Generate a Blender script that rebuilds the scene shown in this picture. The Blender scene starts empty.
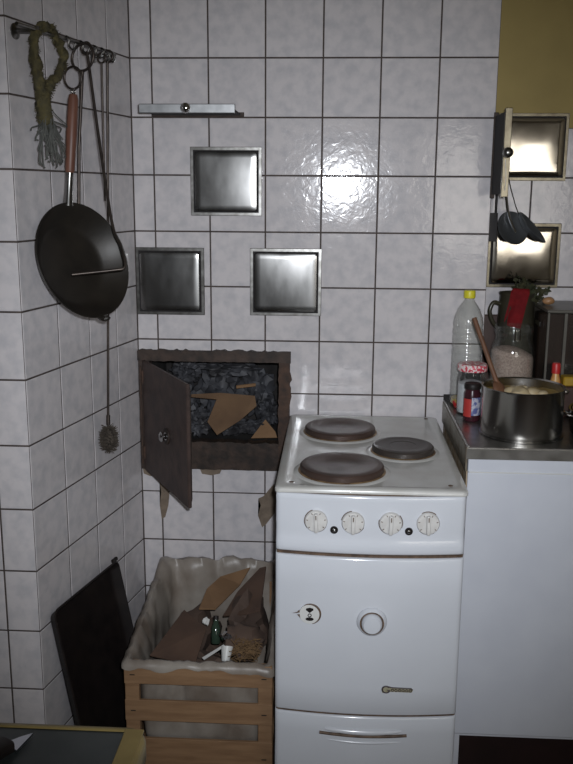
import bpy, bmesh, math, random
from mathutils import Vector, Matrix, noise
random.seed(7)
scene = bpy.context.scene
COL = scene.collection

# ------------------------------------------------------------------ camera
cam_d = bpy.data.cameras.new('camera'); cam = bpy.data.objects.new('camera', cam_d); COL.objects.link(cam)
cam_d.sensor_fit = 'VERTICAL'; cam_d.sensor_height = 24.0; cam_d.lens = 874.27 / 764 * 24.0
cam_d.clip_start = 0.02; cam_d.clip_end = 50
yw, pt, rl = 0.0548, -0.2137, -0.0066
Rz = Matrix.Rotation(yw, 3, 'Z'); Rx = Matrix.Rotation(pt, 3, 'X'); Ry = Matrix.Rotation(rl, 3, 'Y')
Rc = Rz @ Rx @ Ry
right, fwd, up = Rc.col[0], Rc.col[1], Rc.col[2]
m = Matrix.Identity(4)
for i in range(3):
    m[i][0] = right[i]; m[i][1] = up[i]; m[i][2] = -fwd[i]
m.translation = Vector((0.4912, -2.3892, 1.4632))
cam.matrix_world = m
scene.camera = cam

# ------------------------------------------------------------------ world, lights, exposure
world = bpy.data.worlds.new('world'); scene.world = world; world.use_nodes = True
bg = world.node_tree.nodes['Background']; bg.inputs[0].default_value = (0.75, 0.85, 1.0, 1); bg.inputs[1].default_value = 0.6
def area(name, loc, target, sx, sy, power, col):
    l = bpy.data.lights.new(name, 'AREA'); l.shape = 'RECTANGLE'; l.size = sx; l.size_y = sy; l.energy = power; l.color = col
    o = bpy.data.objects.new(name, l); COL.objects.link(o); o.location = loc
    o.rotation_euler = (Vector(target) - Vector(loc)).to_track_quat('-Z', 'Y').to_euler(); return o
# daylight coming in through the kitchen window in the wall behind the camera
area('window_daylight', (1.55, -3.46, 1.45), (1.55, 0, 1.35), 1.0, 0.8, 11.0, (1.0, 0.93, 0.82))
# the camera's own small flash
flash = bpy.data.lights.new('camera_flash', 'SPOT'); flash.energy = 128.0; flash.color = (0.90, 0.94, 1.0)
flash.spot_size = math.radians(69); flash.spot_blend = 1.0; flash.shadow_soft_size = 0.016
fo = bpy.data.objects.new('camera_flash', flash); COL.objects.link(fo)
fo.matrix_world = m @ Matrix.Translation((0.035, 0.045, -0.02))
vs = scene.view_settings
vs.view_transform = 'Standard'; vs.look = 'None'; vs.gamma = 1.0; vs.use_curve_mapping = False
vs.exposure = 0.0

# ------------------------------------------------------------------ materials
def mat(name, c1, c2=None, *a_, alpha=1.0, **k_):
    M = mat_(name, c1, c2, *a_, **k_)
    M.node_tree.nodes['Principled BSDF'].inputs['Alpha'].default_value = alpha
    return M
def mat_(name, c1, c2=None, scale=20.0, rough=0.5, metal=0.0, bump=0.0, bscale=None, spec=0.5, trans=0.0, ior=1.45,
        stretch=None, per_object=False, detail=4.0, contrast=(0.35, 0.65), coat=0.0, dist=0.002, rough2=None, emit=None):
    M = bpy.data.materials.new(name); M.use_nodes = True
    nt = M.node_tree; N = nt.nodes; L = nt.links; P = N['Principled BSDF']
    P.inputs['Base Color'].default_value = (*c1, 1); P.inputs['Roughness'].default_value = rough
    P.inputs['Metallic'].default_value = metal; P.inputs['Specular IOR Level'].default_value = spec
    P.inputs['Transmission Weight'].default_value = trans; P.inputs['IOR'].default_value = ior
    P.inputs['Coat Weight'].default_value = coat
    tc = N.new('ShaderNodeTexCoord'); mp = N.new('ShaderNodeMapping')
    L.new(tc.outputs['Object'], mp.inputs['Vector'])
    if stretch: mp.inputs['Scale'].default_value = stretch
    if per_object:
        oi = N.new('ShaderNodeObjectInfo'); mul = N.new('ShaderNodeMath'); mul.operation = 'MULTIPLY'; mul.inputs[1].default_value = 37.0
        L.new(oi.outputs['Random'], mul.inputs[0]); L.new(mul.outputs[0], mp.inputs['Location'])
    if c2 is not None:
        n = N.new('ShaderNodeTexNoise'); n.inputs['Scale'].default_value = scale; n.inputs['Detail'].default_value = detail
        r = N.new('ShaderNodeValToRGB'); r.color_ramp.elements[0].position = contrast[0]; r.color_ramp.elements[1].position = contrast[1]
        r.color_ramp.elements[0].color = (*c1, 1); r.color_ramp.elements[1].color = (*c2, 1)
        L.new(mp.outputs[0], n.inputs['Vector']); L.new(n.outputs['Fac'], r.inputs[0]); L.new(r.outputs[0], P.inputs['Base Color'])
        if rough2 is not None:
            mr = N.new('ShaderNodeMapRange'); mr.inputs[1].default_value = contrast[0]; mr.inputs[2].default_value = contrast[1]
            mr.inputs[3].default_value = rough; mr.inputs[4].default_value = rough2
            L.new(n.outputs['Fac'], mr.inputs[0]); L.new(mr.outputs[0], P.inputs['Roughness'])
    if bump:
        n2 = N.new('ShaderNodeTexNoise'); n2.inputs['Scale'].default_value = bscale or scale; n2.inputs['Detail'].default_value = 2.0
        n2.inputs['Distortion'].default_value = 0.6
        b = N.new('ShaderNodeBump'); b.inputs['Strength'].default_value = bump; b.inputs['Distance'].default_value = dist
        L.new(mp.outputs[0], n2.inputs['Vector']); L.new(n2.outputs['Fac'], b.inputs['Height']); L.new(b.outputs[0], P.inputs['Normal'])
    return M

TILE = mat('glazed_tile', (0.565, 0.535, 0.54), (0.465, 0.45, 0.465), 34, 0.10, spec=0.42, bump=0.26, bscale=50, per_object=True, detail=5, contrast=(0.40, 0.68), dist=0.0016)
GROUT = mat('dark_grout', (0.045, 0.034, 0.030), (0.075, 0.058, 0.05), 40, 0.9)
PAINT = mat('olive_paint', (0.30, 0.225, 0.072), (0.255, 0.19, 0.06), 6, 0.65, bump=0.12, bscale=60)
CREAM = mat('cream_paint', (0.46, 0.43, 0.36), (0.42, 0.39, 0.32), 4, 0.8)
CEIL = mat('ceiling_paint', (0.42, 0.40, 0.35), (0.38, 0.36, 0.31), 3, 0.9)
FLOOR = mat('brown_lino', (0.06, 0.035, 0.022), (0.10, 0.06, 0.035), 12, 0.55)
ENAMEL = mat('white_enamel', (0.585, 0.605, 0.645), (0.555, 0.575, 0.615), 5, 0.16, coat=0.3)
HOBENAMEL = mat('hob_enamel', (0.53, 0.53, 0.51), (0.47, 0.46, 0.43), 14, 0.22, coat=0.2)
LAMINATE = mat('white_laminate', (0.545, 0.565, 0.615), (0.51, 0.53, 0.585), 9, 0.42)
STEEL = mat('dull_steel', (0.30, 0.297, 0.29), (0.245, 0.242, 0.236), 22, 0.19, 1.0, bump=0.03, bscale=9, rough2=0.25, stretch=(1, 1, .4))
STEELEDGE = mat('grimy_steel', (0.24, 0.235, 0.225), (0.14, 0.135, 0.125), 60, 0.30, 1.0)
SHINY = mat('shiny_steel', (0.50, 0.465, 0.41), (0.43, 0.395, 0.34), 18, 0.07, 1.0, rough2=0.12, bump=0.03, bscale=8)
POTSTEEL = mat('pot_steel', (0.52, 0.51, 0.49), (0.44, 0.43, 0.41), 6, 0.19, 1.0, rough2=0.27)
COUNTER = mat('counter_steel', (0.36, 0.35, 0.33), (0.28, 0.27, 0.255), 22, 0.30, 1.0, rough2=0.42)
STRIP = mat('strip_steel', (0.34, 0.345, 0.35), (0.26, 0.265, 0.27), 40, 0.42, 1.0)
BRASSY = mat('tarnished_steel', (0.21, 0.19, 0.145), (0.14, 0.125, 0.095), 50, 0.28, 1.0)
CHROME = mat('chrome', (0.62, 0.62, 0.62), None, rough=0.12, metal=1.0)
RUST = mat('rusty_iron', (0.026, 0.020, 0.017), (0.060, 0.040, 0.031), 35, 0.62, 0.35, bump=0.5, bscale=60)
DOORIRON = mat('sooty_iron', (0.086, 0.058, 0.049), (0.050, 0.036, 0.033), 22, 0.48, 0.4, bump=0.25, bscale=45)
SOOT = mat('soot', (0.012, 0.011, 0.011), (0.03, 0.027, 0.026), 20, 0.95, bump=0.5, bscale=30)
BURNER = mat('burner_iron', (0.050, 0.032, 0.026), (0.075, 0.048, 0.038), 16, 0.42, 0.3, bump=0.1, bscale=40)
BURNER2 = mat('burner_iron_grey', (0.040, 0.033, 0.029), (0.058, 0.046, 0.040), 16, 0.42, 0.3, bump=0.1, bscale=40)
RUSTRING = mat('scorched_ring', (0.30, 0.20, 0.10), (0.12, 0.07, 0.04), 40, 0.45, 0.3)
BLACK = mat('black_enamel', (0.009, 0.007, 0.007), (0.016, 0.012, 0.011), 25, 0.5, spec=0.3)
PANIRON = mat('pan_iron', (0.012, 0.010, 0.008), (0.022, 0.018, 0.014), 14, 0.44, 0.2, bump=0.08, bscale=40)
RODIRON = mat('rod_iron', (0.075, 0.06, 0.05), (0.045, 0.036, 0.032), 40, 0.4, 0.7)
DARK = mat('dark_gap', (0.012, 0.010, 0.010), None, rough=0.8)
KICK = mat('dark_red_plinth', (0.016, 0.006, 0.006), (0.010, 0.004, 0.004), 12, 0.5)
BROWNED = mat('grimy_edge', (0.26, 0.17, 0.09), (0.42, 0.36, 0.27), 45, 0.6)
WOOD = mat('crate_wood', (0.285, 0.170, 0.090), (0.215, 0.122, 0.063), 10, 0.7, stretch=(1.0, 8, 8), bump=0.2, bscale=30, per_object=True)
HANDLEWOOD = mat('handle_wood', (0.145, 0.062, 0.040), (0.10, 0.042, 0.028), 12, 0.45, stretch=(6, 6, 1))
SPOONWOOD = mat('spoon_wood', (0.105, 0.048, 0.026), (0.15, 0.07, 0.036), 12, 0.55, stretch=(6, 6, 1))
CARD = mat('cardboard', (0.15, 0.088, 0.046), (0.105, 0.06, 0.032), 14, 0.85, per_object=True)
CARDLIGHT = mat('pale_cardboard', (0.24, 0.14, 0.072), (0.185, 0.105, 0.052), 12, 0.85, per_object=True)
CARDDARK = mat('dark_cardboard', (0.105, 0.062, 0.042), (0.075, 0.045, 0.032), 12, 0.85, per_object=True)
BAGPAPER = mat('brown_paper', (0.115, 0.075, 0.055), (0.07, 0.047, 0.037), 10, 0.8, bump=0.4, bscale=25, per_object=True)
GREYPAPER = mat('charred_paper', (0.072, 0.074, 0.084), (0.022, 0.021, 0.023), 14, 0.6, bump=0.5, bscale=40, per_object=True)
LINER = mat('sack_plastic', (0.30, 0.27, 0.235), (0.17, 0.138, 0.112), 9, 0.38, bump=0.3, bscale=28)
OLIVE = mat('olive_wool', (0.088, 0.072, 0.028), (0.045, 0.040, 0.022), 60, 0.9, bump=0.6, bscale=150)
FRINGE = mat('grey_net', (0.10, 0.102, 0.092), (0.062, 0.064, 0.058), 40, 0.7)
BRISTLE = mat('brush_bristle', (0.05, 0.04, 0.032), (0.075, 0.06, 0.045), 80, 0.8)
YTRIM = mat('yellow_trim', (0.20, 0.15, 0.055), (0.14, 0.10, 0.035), 14, 0.45)
GREYTOP = mat('grey_tabletop', (0.022, 0.027, 0.027), (0.036, 0.041, 0.041), 16, 0.38, bump=0.06, bscale=40)
def clear(name, tint, body, fac, rough, edge=0.55):
    M = bpy.data.materials.new(name); M.use_nodes = True; nt = M.node_tree; N = nt.nodes; L = nt.links
    N.remove(N['Principled BSDF']); out = N['Material Output']
    tr = N.new('ShaderNodeBsdfTransparent'); tr.inputs[0].default_value = (*tint, 1)
    df = N.new('ShaderNodeBsdfDiffuse'); df.inputs[0].default_value = (*body, 1)
    gl = N.new('ShaderNodeBsdfGlossy'); gl.inputs['Roughness'].default_value = rough
    m1 = N.new('ShaderNodeMixShader'); m1.inputs[0].default_value = fac
    lw = N.new('ShaderNodeLayerWeight'); lw.inputs[0].default_value = 0.25
    pw = N.new('ShaderNodeMapRange'); pw.inputs[3].default_value = 0.035; pw.inputs[4].default_value = edge
    sq = N.new('ShaderNodeMath'); sq.operation = 'POWER'; sq.inputs[1].default_value = 1.6
    m2 = N.new('ShaderNodeMixShader')
    L.new(tr.outputs[0], m1.inputs[1]); L.new(df.outputs[0], m1.inputs[2]); L.new(lw.outputs['Facing'], sq.inputs[0]); L.new(sq.outputs[0], pw.inputs[0])
    L.new(pw.outputs[0], m2.inputs[0]); L.new(m1.outputs[0], m2.inputs[1]); L.new(gl.outputs[0], m2.inputs[2]); L.new(m2.outputs[0], out.inputs[0])
    return M
GLASS = clear('clear_glass', (0.975, 0.98, 0.975), (0.5, 0.52, 0.5), 0.01, 0.05)
PET = clear('clear_plastic', (0.988, 0.992, 0.985), (0.7, 0.72, 0.7), 0.03, 0.10)
SMOKED = clear('smoky_plastic', (0.78, 0.77, 0.75), (0.2, 0.19, 0.18), 0.04, 0.12, 0.35)
YELLOW = mat('yellow_plastic', (0.62, 0.56, 0.03), None, rough=0.4)
RED = mat('red_plastic', (0.42, 0.02, 0.02), None, rough=0.4)
REDCLOTH = mat('red_cloth', (0.30, 0.012, 0.016), (0.20, 0.008, 0.012), 40, 0.85, bump=0.5, bscale=90)
PINKLID = mat('red_white_lid', (0.55, 0.06, 0.09), (0.70, 0.60, 0.58), 130, 0.4, contrast=(0.47, 0.53), detail=1)
SALT = mat('white_salt', (0.62, 0.64, 0.66), (0.55, 0.57, 0.6), 120, 0.8)
GRAIN = mat('grain', (0.40, 0.32, 0.27), (0.26, 0.19, 0.16), 220, 0.85, bump=0.8, bscale=220)
JAM = mat('dark_preserve', (0.035, 0.010, 0.014), (0.05, 0.014, 0.02), 12, 0.2)
LABELBLUE = mat('blue_label', (0.10, 0.12, 0.28), (0.45, 0.45, 0.52), 90, 0.5, contrast=(0.45, 0.55))
LABELRED = mat('red_label', (0.40, 0.035, 0.03), None, rough=0.5)
FOOD = mat('stew', (0.42, 0.29, 0.075), (0.30, 0.19, 0.05), 40, 0.45, bump=0.6, bscale=60)
FOODPALE = mat('pale_dumpling', (0.46, 0.38, 0.24), (0.38, 0.28, 0.14), 40, 0.55, bump=0.5, bscale=70)
JUG = mat('dark_olive_enamel', (0.040, 0.036, 0.022), (0.026, 0.023, 0.016), 10, 0.3)
BOARD = mat('dark_brown_board', (0.060, 0.030, 0.022), (0.04, 0.02, 0.015), 12, 0.5, stretch=(6, 6, 1))
LEAF = mat('herb_leaf', (0.026, 0.032, 0.014), (0.055, 0.050, 0.024), 30, 0.6)
ONION = mat('onion_skin', (0.36, 0.20, 0.10), (0.27, 0.14, 0.06), 20, 0.4)
UTENSIL = mat('grey_utensil', (0.10, 0.105, 0.11), (0.075, 0.078, 0.082), 14, 0.34, 0.6)
WHITEPLASTIC = mat('white_plastic', (0.60, 0.60, 0.58), None, rough=0.4)
KNOBWHITE = mat('knob_plastic', (0.60, 0.59, 0.57), (0.52, 0.505, 0.485), 60, 0.28)
GRIMESHADE = mat('grime_and_shade', (0.07, 0.045, 0.03), (0.14, 0.09, 0.06), 90, 0.6)  # real grime, and also the painted shade in the cooker's gaps
GREENGLASS = mat('dark_green_glass', (0.03, 0.05, 0.035), None, rough=0.08)
STRAW = mat('straw', (0.20, 0.12, 0.055), (0.11, 0.065, 0.03), 60, 0.85)
PLASTER = mat('bare_plaster', (0.20, 0.155, 0.115), (0.13, 0.10, 0.075), 40, 0.9, bump=0.6, bscale=80)
KNIFE = mat('knife_blade', (0.55, 0.57, 0.62), None, rough=0.28, metal=1.0)
BADGEDARK = mat('badge_dark', (0.035, 0.022, 0.028), None, rough=0.5)
GOLD = mat('badge_metal', (0.42, 0.40, 0.29), (0.30, 0.27, 0.17), 120, rough=0.5, metal=0.2)

# ------------------------------------------------------------------ mesh helpers (all coordinates are world metres)
WL = {}
def link(name, me, loc, parent):
    o = bpy.data.objects.new(name, me); COL.objects.link(o)
    loc = Vector(loc)
    if parent is not None:
        o.parent = parent; o.location = loc - WL[parent]
    else: o.location = loc
    WL[o] = loc
    return o
def obj(name, bm, material, parent=None, smooth=False, origin=None):
    bmesh.ops.recalc_face_normals(bm, faces=bm.faces)
    vs_ = [v.co for v in bm.verts]
    lo = Vector([min(v[i] for v in vs_) for i in range(3)]); hi = Vector([max(v[i] for v in vs_) for i in range(3)])
    c = Vector(origin) if origin is not None else Vector(((lo.x + hi.x) / 2, (lo.y + hi.y) / 2, lo.z))
    bmesh.ops.translate(bm, verts=bm.verts, vec=-c)
    me = bpy.data.meshes.new(name); bm.to_mesh(me); bm.free()
    me.materials.append(material)
    if smooth:
        for p in me.polygons: p.use_smooth = True
        me.set_sharp_from_angle(angle=math.radians(smooth if smooth > 1 else 40))
    return link(name, me, c, parent)
def tag(o, label, cat, group=None, kind=None):
    o['label'] = label
    if cat: o['category'] = cat
    if group: o['group'] = group
    if kind: o['kind'] = kind
    return o
def thing(name, label, cat, loc, group=None):
    o = bpy.data.objects.new(name, None); COL.objects.link(o); o.location = loc; o.empty_display_size = 0.05
    WL[o] = Vector(loc)
    return tag(o, label, cat, group)
def struct(o, label=None):
    o['kind'] = 'structure'
    if label: o['label'] = label
    return o
def BM(): return bmesh.new()
def box(bm, x0, x1, y0, y1, z0, z1, bev=0.0, seg=2):
    mtx = Matrix.Translation(((x0 + x1) / 2, (y0 + y1) / 2, (z0 + z1) / 2)) @ Matrix.Diagonal((abs(x1 - x0), abs(y1 - y0), abs(z1 - z0), 1))
    r = bmesh.ops.create_cube(bm, size=1.0, matrix=mtx)
    if bev:
        es = list({e for v in r['verts'] for e in v.link_edges})
        bmesh.ops.bevel(bm, geom=es, offset=bev, segments=seg, affect='EDGES', profile=0.5)
    return bm
def obox(bm, mtx, sx, sy, sz, bev=0.0, seg=2):
    r = bmesh.ops.create_cube(bm, size=1.0, matrix=mtx @ Matrix.Diagonal((sx, sy, sz, 1)))
    if bev:
        es = list({e for v in r['verts'] for e in v.link_edges})
        bmesh.ops.bevel(bm, geom=es, offset=bev, segments=seg, affect='EDGES', profile=0.5)
    return bm
def lathe(bm, prof, mtx=None, n=32, close=False):
    """profile of (radius, height) turned about local z"""
    mtx = mtx or Matrix.Identity(4); rings = []
    for r, h in prof:
        if r < 1e-6: rings.append([bm.verts.new(mtx @ Vector((0, 0, h)))])
        else: rings.append([bm.verts.new(mtx @ Vector((r * math.cos(2 * math.pi * k / n), r * math.sin(2 * math.pi * k / n), h))) for k in range(n)])
    pairs = list(zip(rings, rings[1:]))
    if close: pairs.append((rings[-1], rings[0]))
    for a, b in pairs:
        if len(a) == 1 and len(b) == 1: continue
        for k in range(n):
            k2 = (k + 1) % n
            if len(a) == 1: bm.faces.new((a[0], b[k], b[k2]))
            elif len(b) == 1: bm.faces.new((a[k], a[k2], b[0]))
            else: bm.faces.new((a[k], a[k2], b[k2], b[k]))
    return bm
def frame_of(d, ref=Vector((0, 0, 1))):
    d = d.normalized()
    if abs(d.dot(ref)) > 0.95: ref = Vector((1, 0, 0))
    a = d.cross(ref).normalized(); b = d.cross(a).normalized()
    return a, b
def tube(bm, pts, rad, n=8, closed=False, cap=True):
    pts = [Vector(p) for p in pts]; K = len(pts)
    rads = rad if isinstance(rad, (list, tuple)) else [rad] * K
    rings = []; a = None
    for i, p in enumerate(pts):
        if closed: d = pts[(i + 1) % K] - pts[i - 1]
        elif i == 0: d = pts[1] - pts[0]
        elif i == K - 1: d = pts[-1] - pts[-2]
        else: d = pts[i + 1] - pts[i - 1]
        d.normalize()
        if a is None: a, b = frame_of(d)
        else:
            a = (a - d * a.dot(d)).normalized(); b = d.cross(a)
        rings.append([bm.verts.new(p + (a * math.cos(2 * math.pi * k / n) + b * math.sin(2 * math.pi * k / n)) * rads[i]) for k in range(n)])
    rng = range(K) if closed else range(K - 1)
    for i in rng:
        A, B = rings[i], rings[(i + 1) % K]
        for k in range(n): bm.faces.new((A[k], A[(k + 1) % n], B[(k + 1) % n], B[k]))
    if cap and not closed:
        bm.faces.new(rings[0]); bm.faces.new(rings[-1])
    return bm
def smooth_path(pts, sub=6):
    P = [Vector(p) for p in pts]; out = []
    for i in range(len(P) - 1):
        p0 = P[max(i - 1, 0)]; p1 = P[i]; p2 = P[i + 1]; p3 = P[min(i + 2, len(P) - 1)]
        for s in range(sub):
            t = s / sub
            out.append(0.5 * ((2 * p1) + (-p0 + p2) * t + (2 * p0 - 5 * p1 + 4 * p2 - p3) * t * t + (-p0 + 3 * p1 - 3 * p2 + p3) * t ** 3))
    out.append(P[-1]); return out
def ring_pts(c, r, ax1, ax2, n=20):
    c = Vector(c); return [c + ax1 * r * math.cos(2 * math.pi * k / n) + ax2 * r * math.sin(2 * math.pi * k / n) for k in range(n)]
def slab(bm, pts, th, nrm=None):
    """polygon of 3-D points given a thickness along its normal"""
    P = [Vector(p) for p in pts]
    if nrm is None:
        nrm = Vector((0, 0, 0))
        for i in range(len(P)):
            nrm += P[i].cross(P[(i + 1) % len(P)])
        nrm.normalize()
    a = [bm.verts.new(p) for p in P]; b = [bm.verts.new(p - nrm * th) for p in P]
    bm.faces.new(a); bm.faces.new(b[::-1])
    for i in range(len(P)):
        j = (i + 1) % len(P); bm.faces.new((a[i], b[i], b[j], a[j]))
    bmesh.ops.triangulate(bm, faces=[f for f in bm.faces if len(f.verts) > 4])
    return bm
def crumple(bm, loc, size, seed, amp=0.35, freq=2.2, sub=3):
    r = bmesh.ops.create_icosphere(bm, subdivisions=sub, radius=1.0)
    off = Vector((seed * 3.7, seed * 1.3, seed * 7.1))
    for v in r['verts']:
        d = v.co.normalized()
        k = 1 + amp * (noise.noise(d * freq + off) * 1.6 + 0.6 * noise.noise(d * freq * 2.6 + off))
        f = abs(noise.noise(d * freq * 1.7 - off)) * amp
        d2 = d * (k - f)
        v.co = Vector((loc[0] + d2.x * size[0], loc[1] + d2.y * size[1], loc[2] + d2.z * size[2]))
    return bm
def basis(c, x, y, z):
    mm = Matrix.Identity(4)
    for i in range(3): mm[i][0] = x[i]; mm[i][1] = y[i]; mm[i][2] = z[i]
    mm.translation = Vector(c); return mm
FRONT = lambda c: basis(c, Vector((1, 0, 0)), Vector((0, 0, 1)), Vector((0, -1, 0)))   # local z towards the room (-y)

# left wall frame
YAW = 0.2081
WO = Vector((-0.0571, 0, 0)); WD = Vector((-math.sin(YAW), -math.cos(YAW), 0)); WN = Vector((math.cos(YAW), -math.sin(YAW), 0))
def LW(s, off, z): p = WO + WD * s + WN * off; return Vector((p.x, p.y, z))
DL = 0.5787
OC = LW(DL, 0, 0)                       # outer corner of the left wall
FL = 0.06                               # floor level
TH = 0.148875; ROW0 = 1.953; G = 0.0020 # tile pitch, top joint, half joint
CEILZ = 2.62

# ------------------------------------------------------------------ room shell
REAR = -3.40; RIGHT = 2.35; LEFTX = -1.5
b = box(BM(), LEFTX - .1, RIGHT + .1, REAR - .1, 0.45, FL - 0.08, FL); struct(obj('floor', b, FLOOR))
b = box(BM(), LEFTX - .1, RIGHT + .1, REAR - .1, 0.45, CEILZ, CEILZ + 0.08); struct(obj('ceiling', b, CEIL))
# back wall with the furnace hole in it
HX0, HX1, HZ0, HZ1 = -0.045, 0.352, 0.700, 1.015
b = BM(); y0, y1 = 0.0014, 0.0995
for (x0, x1, z0, z1) in ((-0.2, HX0, FL, CEILZ), (HX1, 0.899, FL, CEILZ), (HX0, HX1, FL, HZ0), (HX0, HX1, HZ1, CEILZ)):
    box(b, x0, x1, y0, y1, z0, z1)
wall_back = struct(obj('wall_back', b, GROUT, origin=(0, 0, 0)))
b = box(BM(), -0.2, 0.899, -0.001, 0.006, ROW0 + TH + .002, CEILZ)
struct(obj('trim_1', b, PAINT))
b = box(BM(), 0.899, RIGHT + .1, 0.1014, 0.206, FL, CEILZ); wall_right_rear = struct(obj('wall_alcove', b, GROUT, origin=(0, 0, 0)))
b = box(BM(), 0.899, RIGHT + .1, 0.100, 0.106, 11.0 * TH, CEILZ); struct(obj('trim_2', b, PAINT))
# left wall and the face that continues to the left of its outer corner
b = BM()
pts = [LW(-0.02, -0.0014, 0), LW(DL - 0.0014, -0.0014, 0), Vector((LEFTX, OC.y + 0.0014, 0)), Vector((LEFTX, 0.1, 0)), Vector((-0.1, 0.1, 0))]
lo = [b.verts.new((p.x, p.y, FL)) for p in pts]; hi = [b.verts.new((p.x, p.y, CEILZ)) for p in pts]
b.faces.new(lo); b.faces.new(hi)
for i in range(len(pts)): b.faces.new((lo[i], lo[(i + 1) % 5], hi[(i + 1) % 5], hi[i]))
wall_left = struct(obj('wall_left', b, GROUT, origin=(0, 0, 0)))
b = box(BM(), LEFTX - .1, LEFTX, REAR, OC.y, FL, CEILZ); struct(obj('wall_far_left', b, CREAM))
b = box(BM(), RIGHT, RIGHT + .1, REAR, 0.1, FL, CEILZ); struct(obj('wall_right', b, CREAM))
# wall behind the camera with its window
WX0, WX1, WZ0, WZ1 = 1.05, 2.05, 1.05, 1.85
b = BM()
for (x0, x1, z0, z1) in ((LEFTX, WX0, FL, CEILZ), (WX1, RIGHT, FL, CEILZ), (WX0, WX1, FL, WZ0), (WX0, WX1, WZ1, CEILZ)):
    box(b, x0, x1, REAR - .1, REAR, z0, z1)
struct(obj('wall_rear', b, CREAM))
b = BM()
for (x0, x1, z0, z1) in ((WX0, WX0 + .05, WZ0, WZ1), (WX1 - .05, WX1, WZ0, WZ1), (WX0 + .05, WX1 - .05, WZ0, WZ0 + .05), (WX0 + .05, WX1 - .05, WZ1 - .05, WZ1), (1.53, 1.57, WZ0 + .05, WZ1 - .05)):
    box(b, x0, x1, REAR - .05, REAR - .01, z0, z1)
struct(obj('window_1', b, WHITEPLASTIC))

# ------------------------------------------------------------------ tiles
tile_cache = {}
def tile_mesh(w, h, t=0.006):
    key = (round(w, 4), round(h, 4))
    if key not in tile_cache:
        b = BM(); c = 0.0013
        f = [b.verts.new((sx * (w / 2 - c), -t / 2, sz * (h / 2 - c))) for sx, sz in ((-1, -1), (1, -1), (1, 1), (-1, 1))]
        k = [b.verts.new((sx * w / 2, -t / 2 + c * .7, sz * h / 2)) for sx, sz in ((-1, -1), (1, -1), (1, 1), (-1, 1))]
        e = [b.verts.new((sx * w / 2, t / 2, sz * h / 2)) for sx, sz in ((-1, -1), (1, -1), (1, 1), (-1, 1))]
        b.faces.new(f)
        for i in range(4):
            j = (i + 1) % 4; b.faces.new((f[i], f[j], k[j], k[i])); b.faces.new((k[i], k[j], e[j], e[i]))
        b.faces.new(e[::-1])
        bmesh.ops.recalc_face_normals(b, faces=b.faces)
        me = bpy.data.meshes.new('tile'); b.to_mesh(me); b.free(); me.materials.append(TILE); tile_cache[key] = me
    return tile_cache[key]
def put_tile(parent, c, w, h, rz=0.0):
    jit = random.uniform(-1, 1)
    o = link('tile', tile_mesh(w, h), c, parent)
    o.rotation_euler = (random.uniform(-.0035, .0035), 0, rz + random.uniform(-.0035, .0035))
    return o
rows = []
for r in range(-1, 14):
    zt = ROW0 - r * TH; zb = max(zt - TH, FL)
    if zt - zb > 0.01: rows.append((zb, zt))
OPX0, OPX1, OPZ0, OPZ1 = -0.0600, 0.370, 0.685, 1.030
cols = [(-0.0571, 0.0)] + [(i * .15, (i + 1) * .15) for i in range(6)]
for zb, zt in rows:
    for xa, xb in cols:
        xa_, xb_, za, zc = xa + G, xb - G, zb + G, zt - G
        if xb_ <= OPX0 or xa_ >= OPX1 or zc <= OPZ0 or za >= OPZ1:
            put_tile(wall_back, ((xa_ + xb_) / 2, 0.003, (za + zc) / 2), xb_ - xa_, zc - za); continue
        xs = sorted({xa_, xb_} | {v for v in (OPX0, OPX1) if xa_ < v < xb_}); zs = sorted({za, zc} | {v for v in (OPZ0, OPZ1) if za < v < zc})
        b = BM(); any_ = False
        for i in range(len(xs) - 1):
            for j in range(len(zs) - 1):
                cx, cz = (xs[i] + xs[i + 1]) / 2, (zs[j] + zs[j + 1]) / 2
                if OPX0 < cx < OPX1 and OPZ0 < cz < OPZ1: continue
                box(b, xs[i], xs[i + 1], 0, 0.006, zs[j], zs[j + 1]); any_ = True
        if any_:
            bmesh.ops.remove_doubles(b, verts=b.verts, dist=1e-5); obj('tile', b, TILE, wall_back)
        else: b.free()
# left wall
for zb, zt in rows:
    for sa, sb in ((0, .1287), (.1287, .2787), (.2787, .4287), (.4287, DL)):
        c = LW((sa + sb) / 2, -0.003, (zb + zt) / 2)
        put_tile(wall_left, c, sb - sa - 2 * G, zt - zb - 2 * G, math.pi / 2 - YAW)
    xr = OC.x
    for xb, xa in ((xr, -0.2530), (-0.2530, -0.4030), (-0.4030, -0.5530)):
        put_tile(wall_left, ((xa + xb) / 2, OC.y + 0.003, (zb + zt) / 2), xb - xa - 2 * G, zt - zb - 2 * G)
for o_ in wall_left.children:
    pass
b = box(BM(), LEFTX, -0.5535, OC.y - 0.0005, OC.y + 0.006, FL, CEILZ); struct(obj('trim_3', b, CREAM))
b = BM(); tp = [LW(0.0, 0.0005, 0), LW(DL, 0.0005, 0), LW(DL, -0.006, 0), LW(0, -0.006, 0)]
lo = [b.verts.new((p.x, p.y, ROW0 + TH + .002)) for p in tp]; hi = [b.verts.new((p.x, p.y, CEILZ)) for p in tp]
b.faces.new(lo); b.faces.new(hi)
for i in range(4): b.faces.new((lo[i], lo[(i + 1) % 4], hi[(i + 1) % 4], hi[i]))
struct(obj('trim_4', b, PAINT))
# alcove on the right: tiles up to shoulder height, paint above
for k in range(11):
    zb = max(k * TH + 0.1180 * TH, FL); zt = min((k + 1) * TH + 0.1180 * TH, 11.0 * TH)
    if k == 10: zt = 11.0 * TH
    for xa, xb in ((0.900, 1.024), (1.024, 1.174), (1.174, 1.324), (1.324, 1.474), (1.474, 1.624)):
        put_tile(wall_right_rear, ((xa + xb) / 2, 0.103, (zb + zt) / 2), xb - xa - 2 * G, zt - zb - 2 * G)
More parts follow.
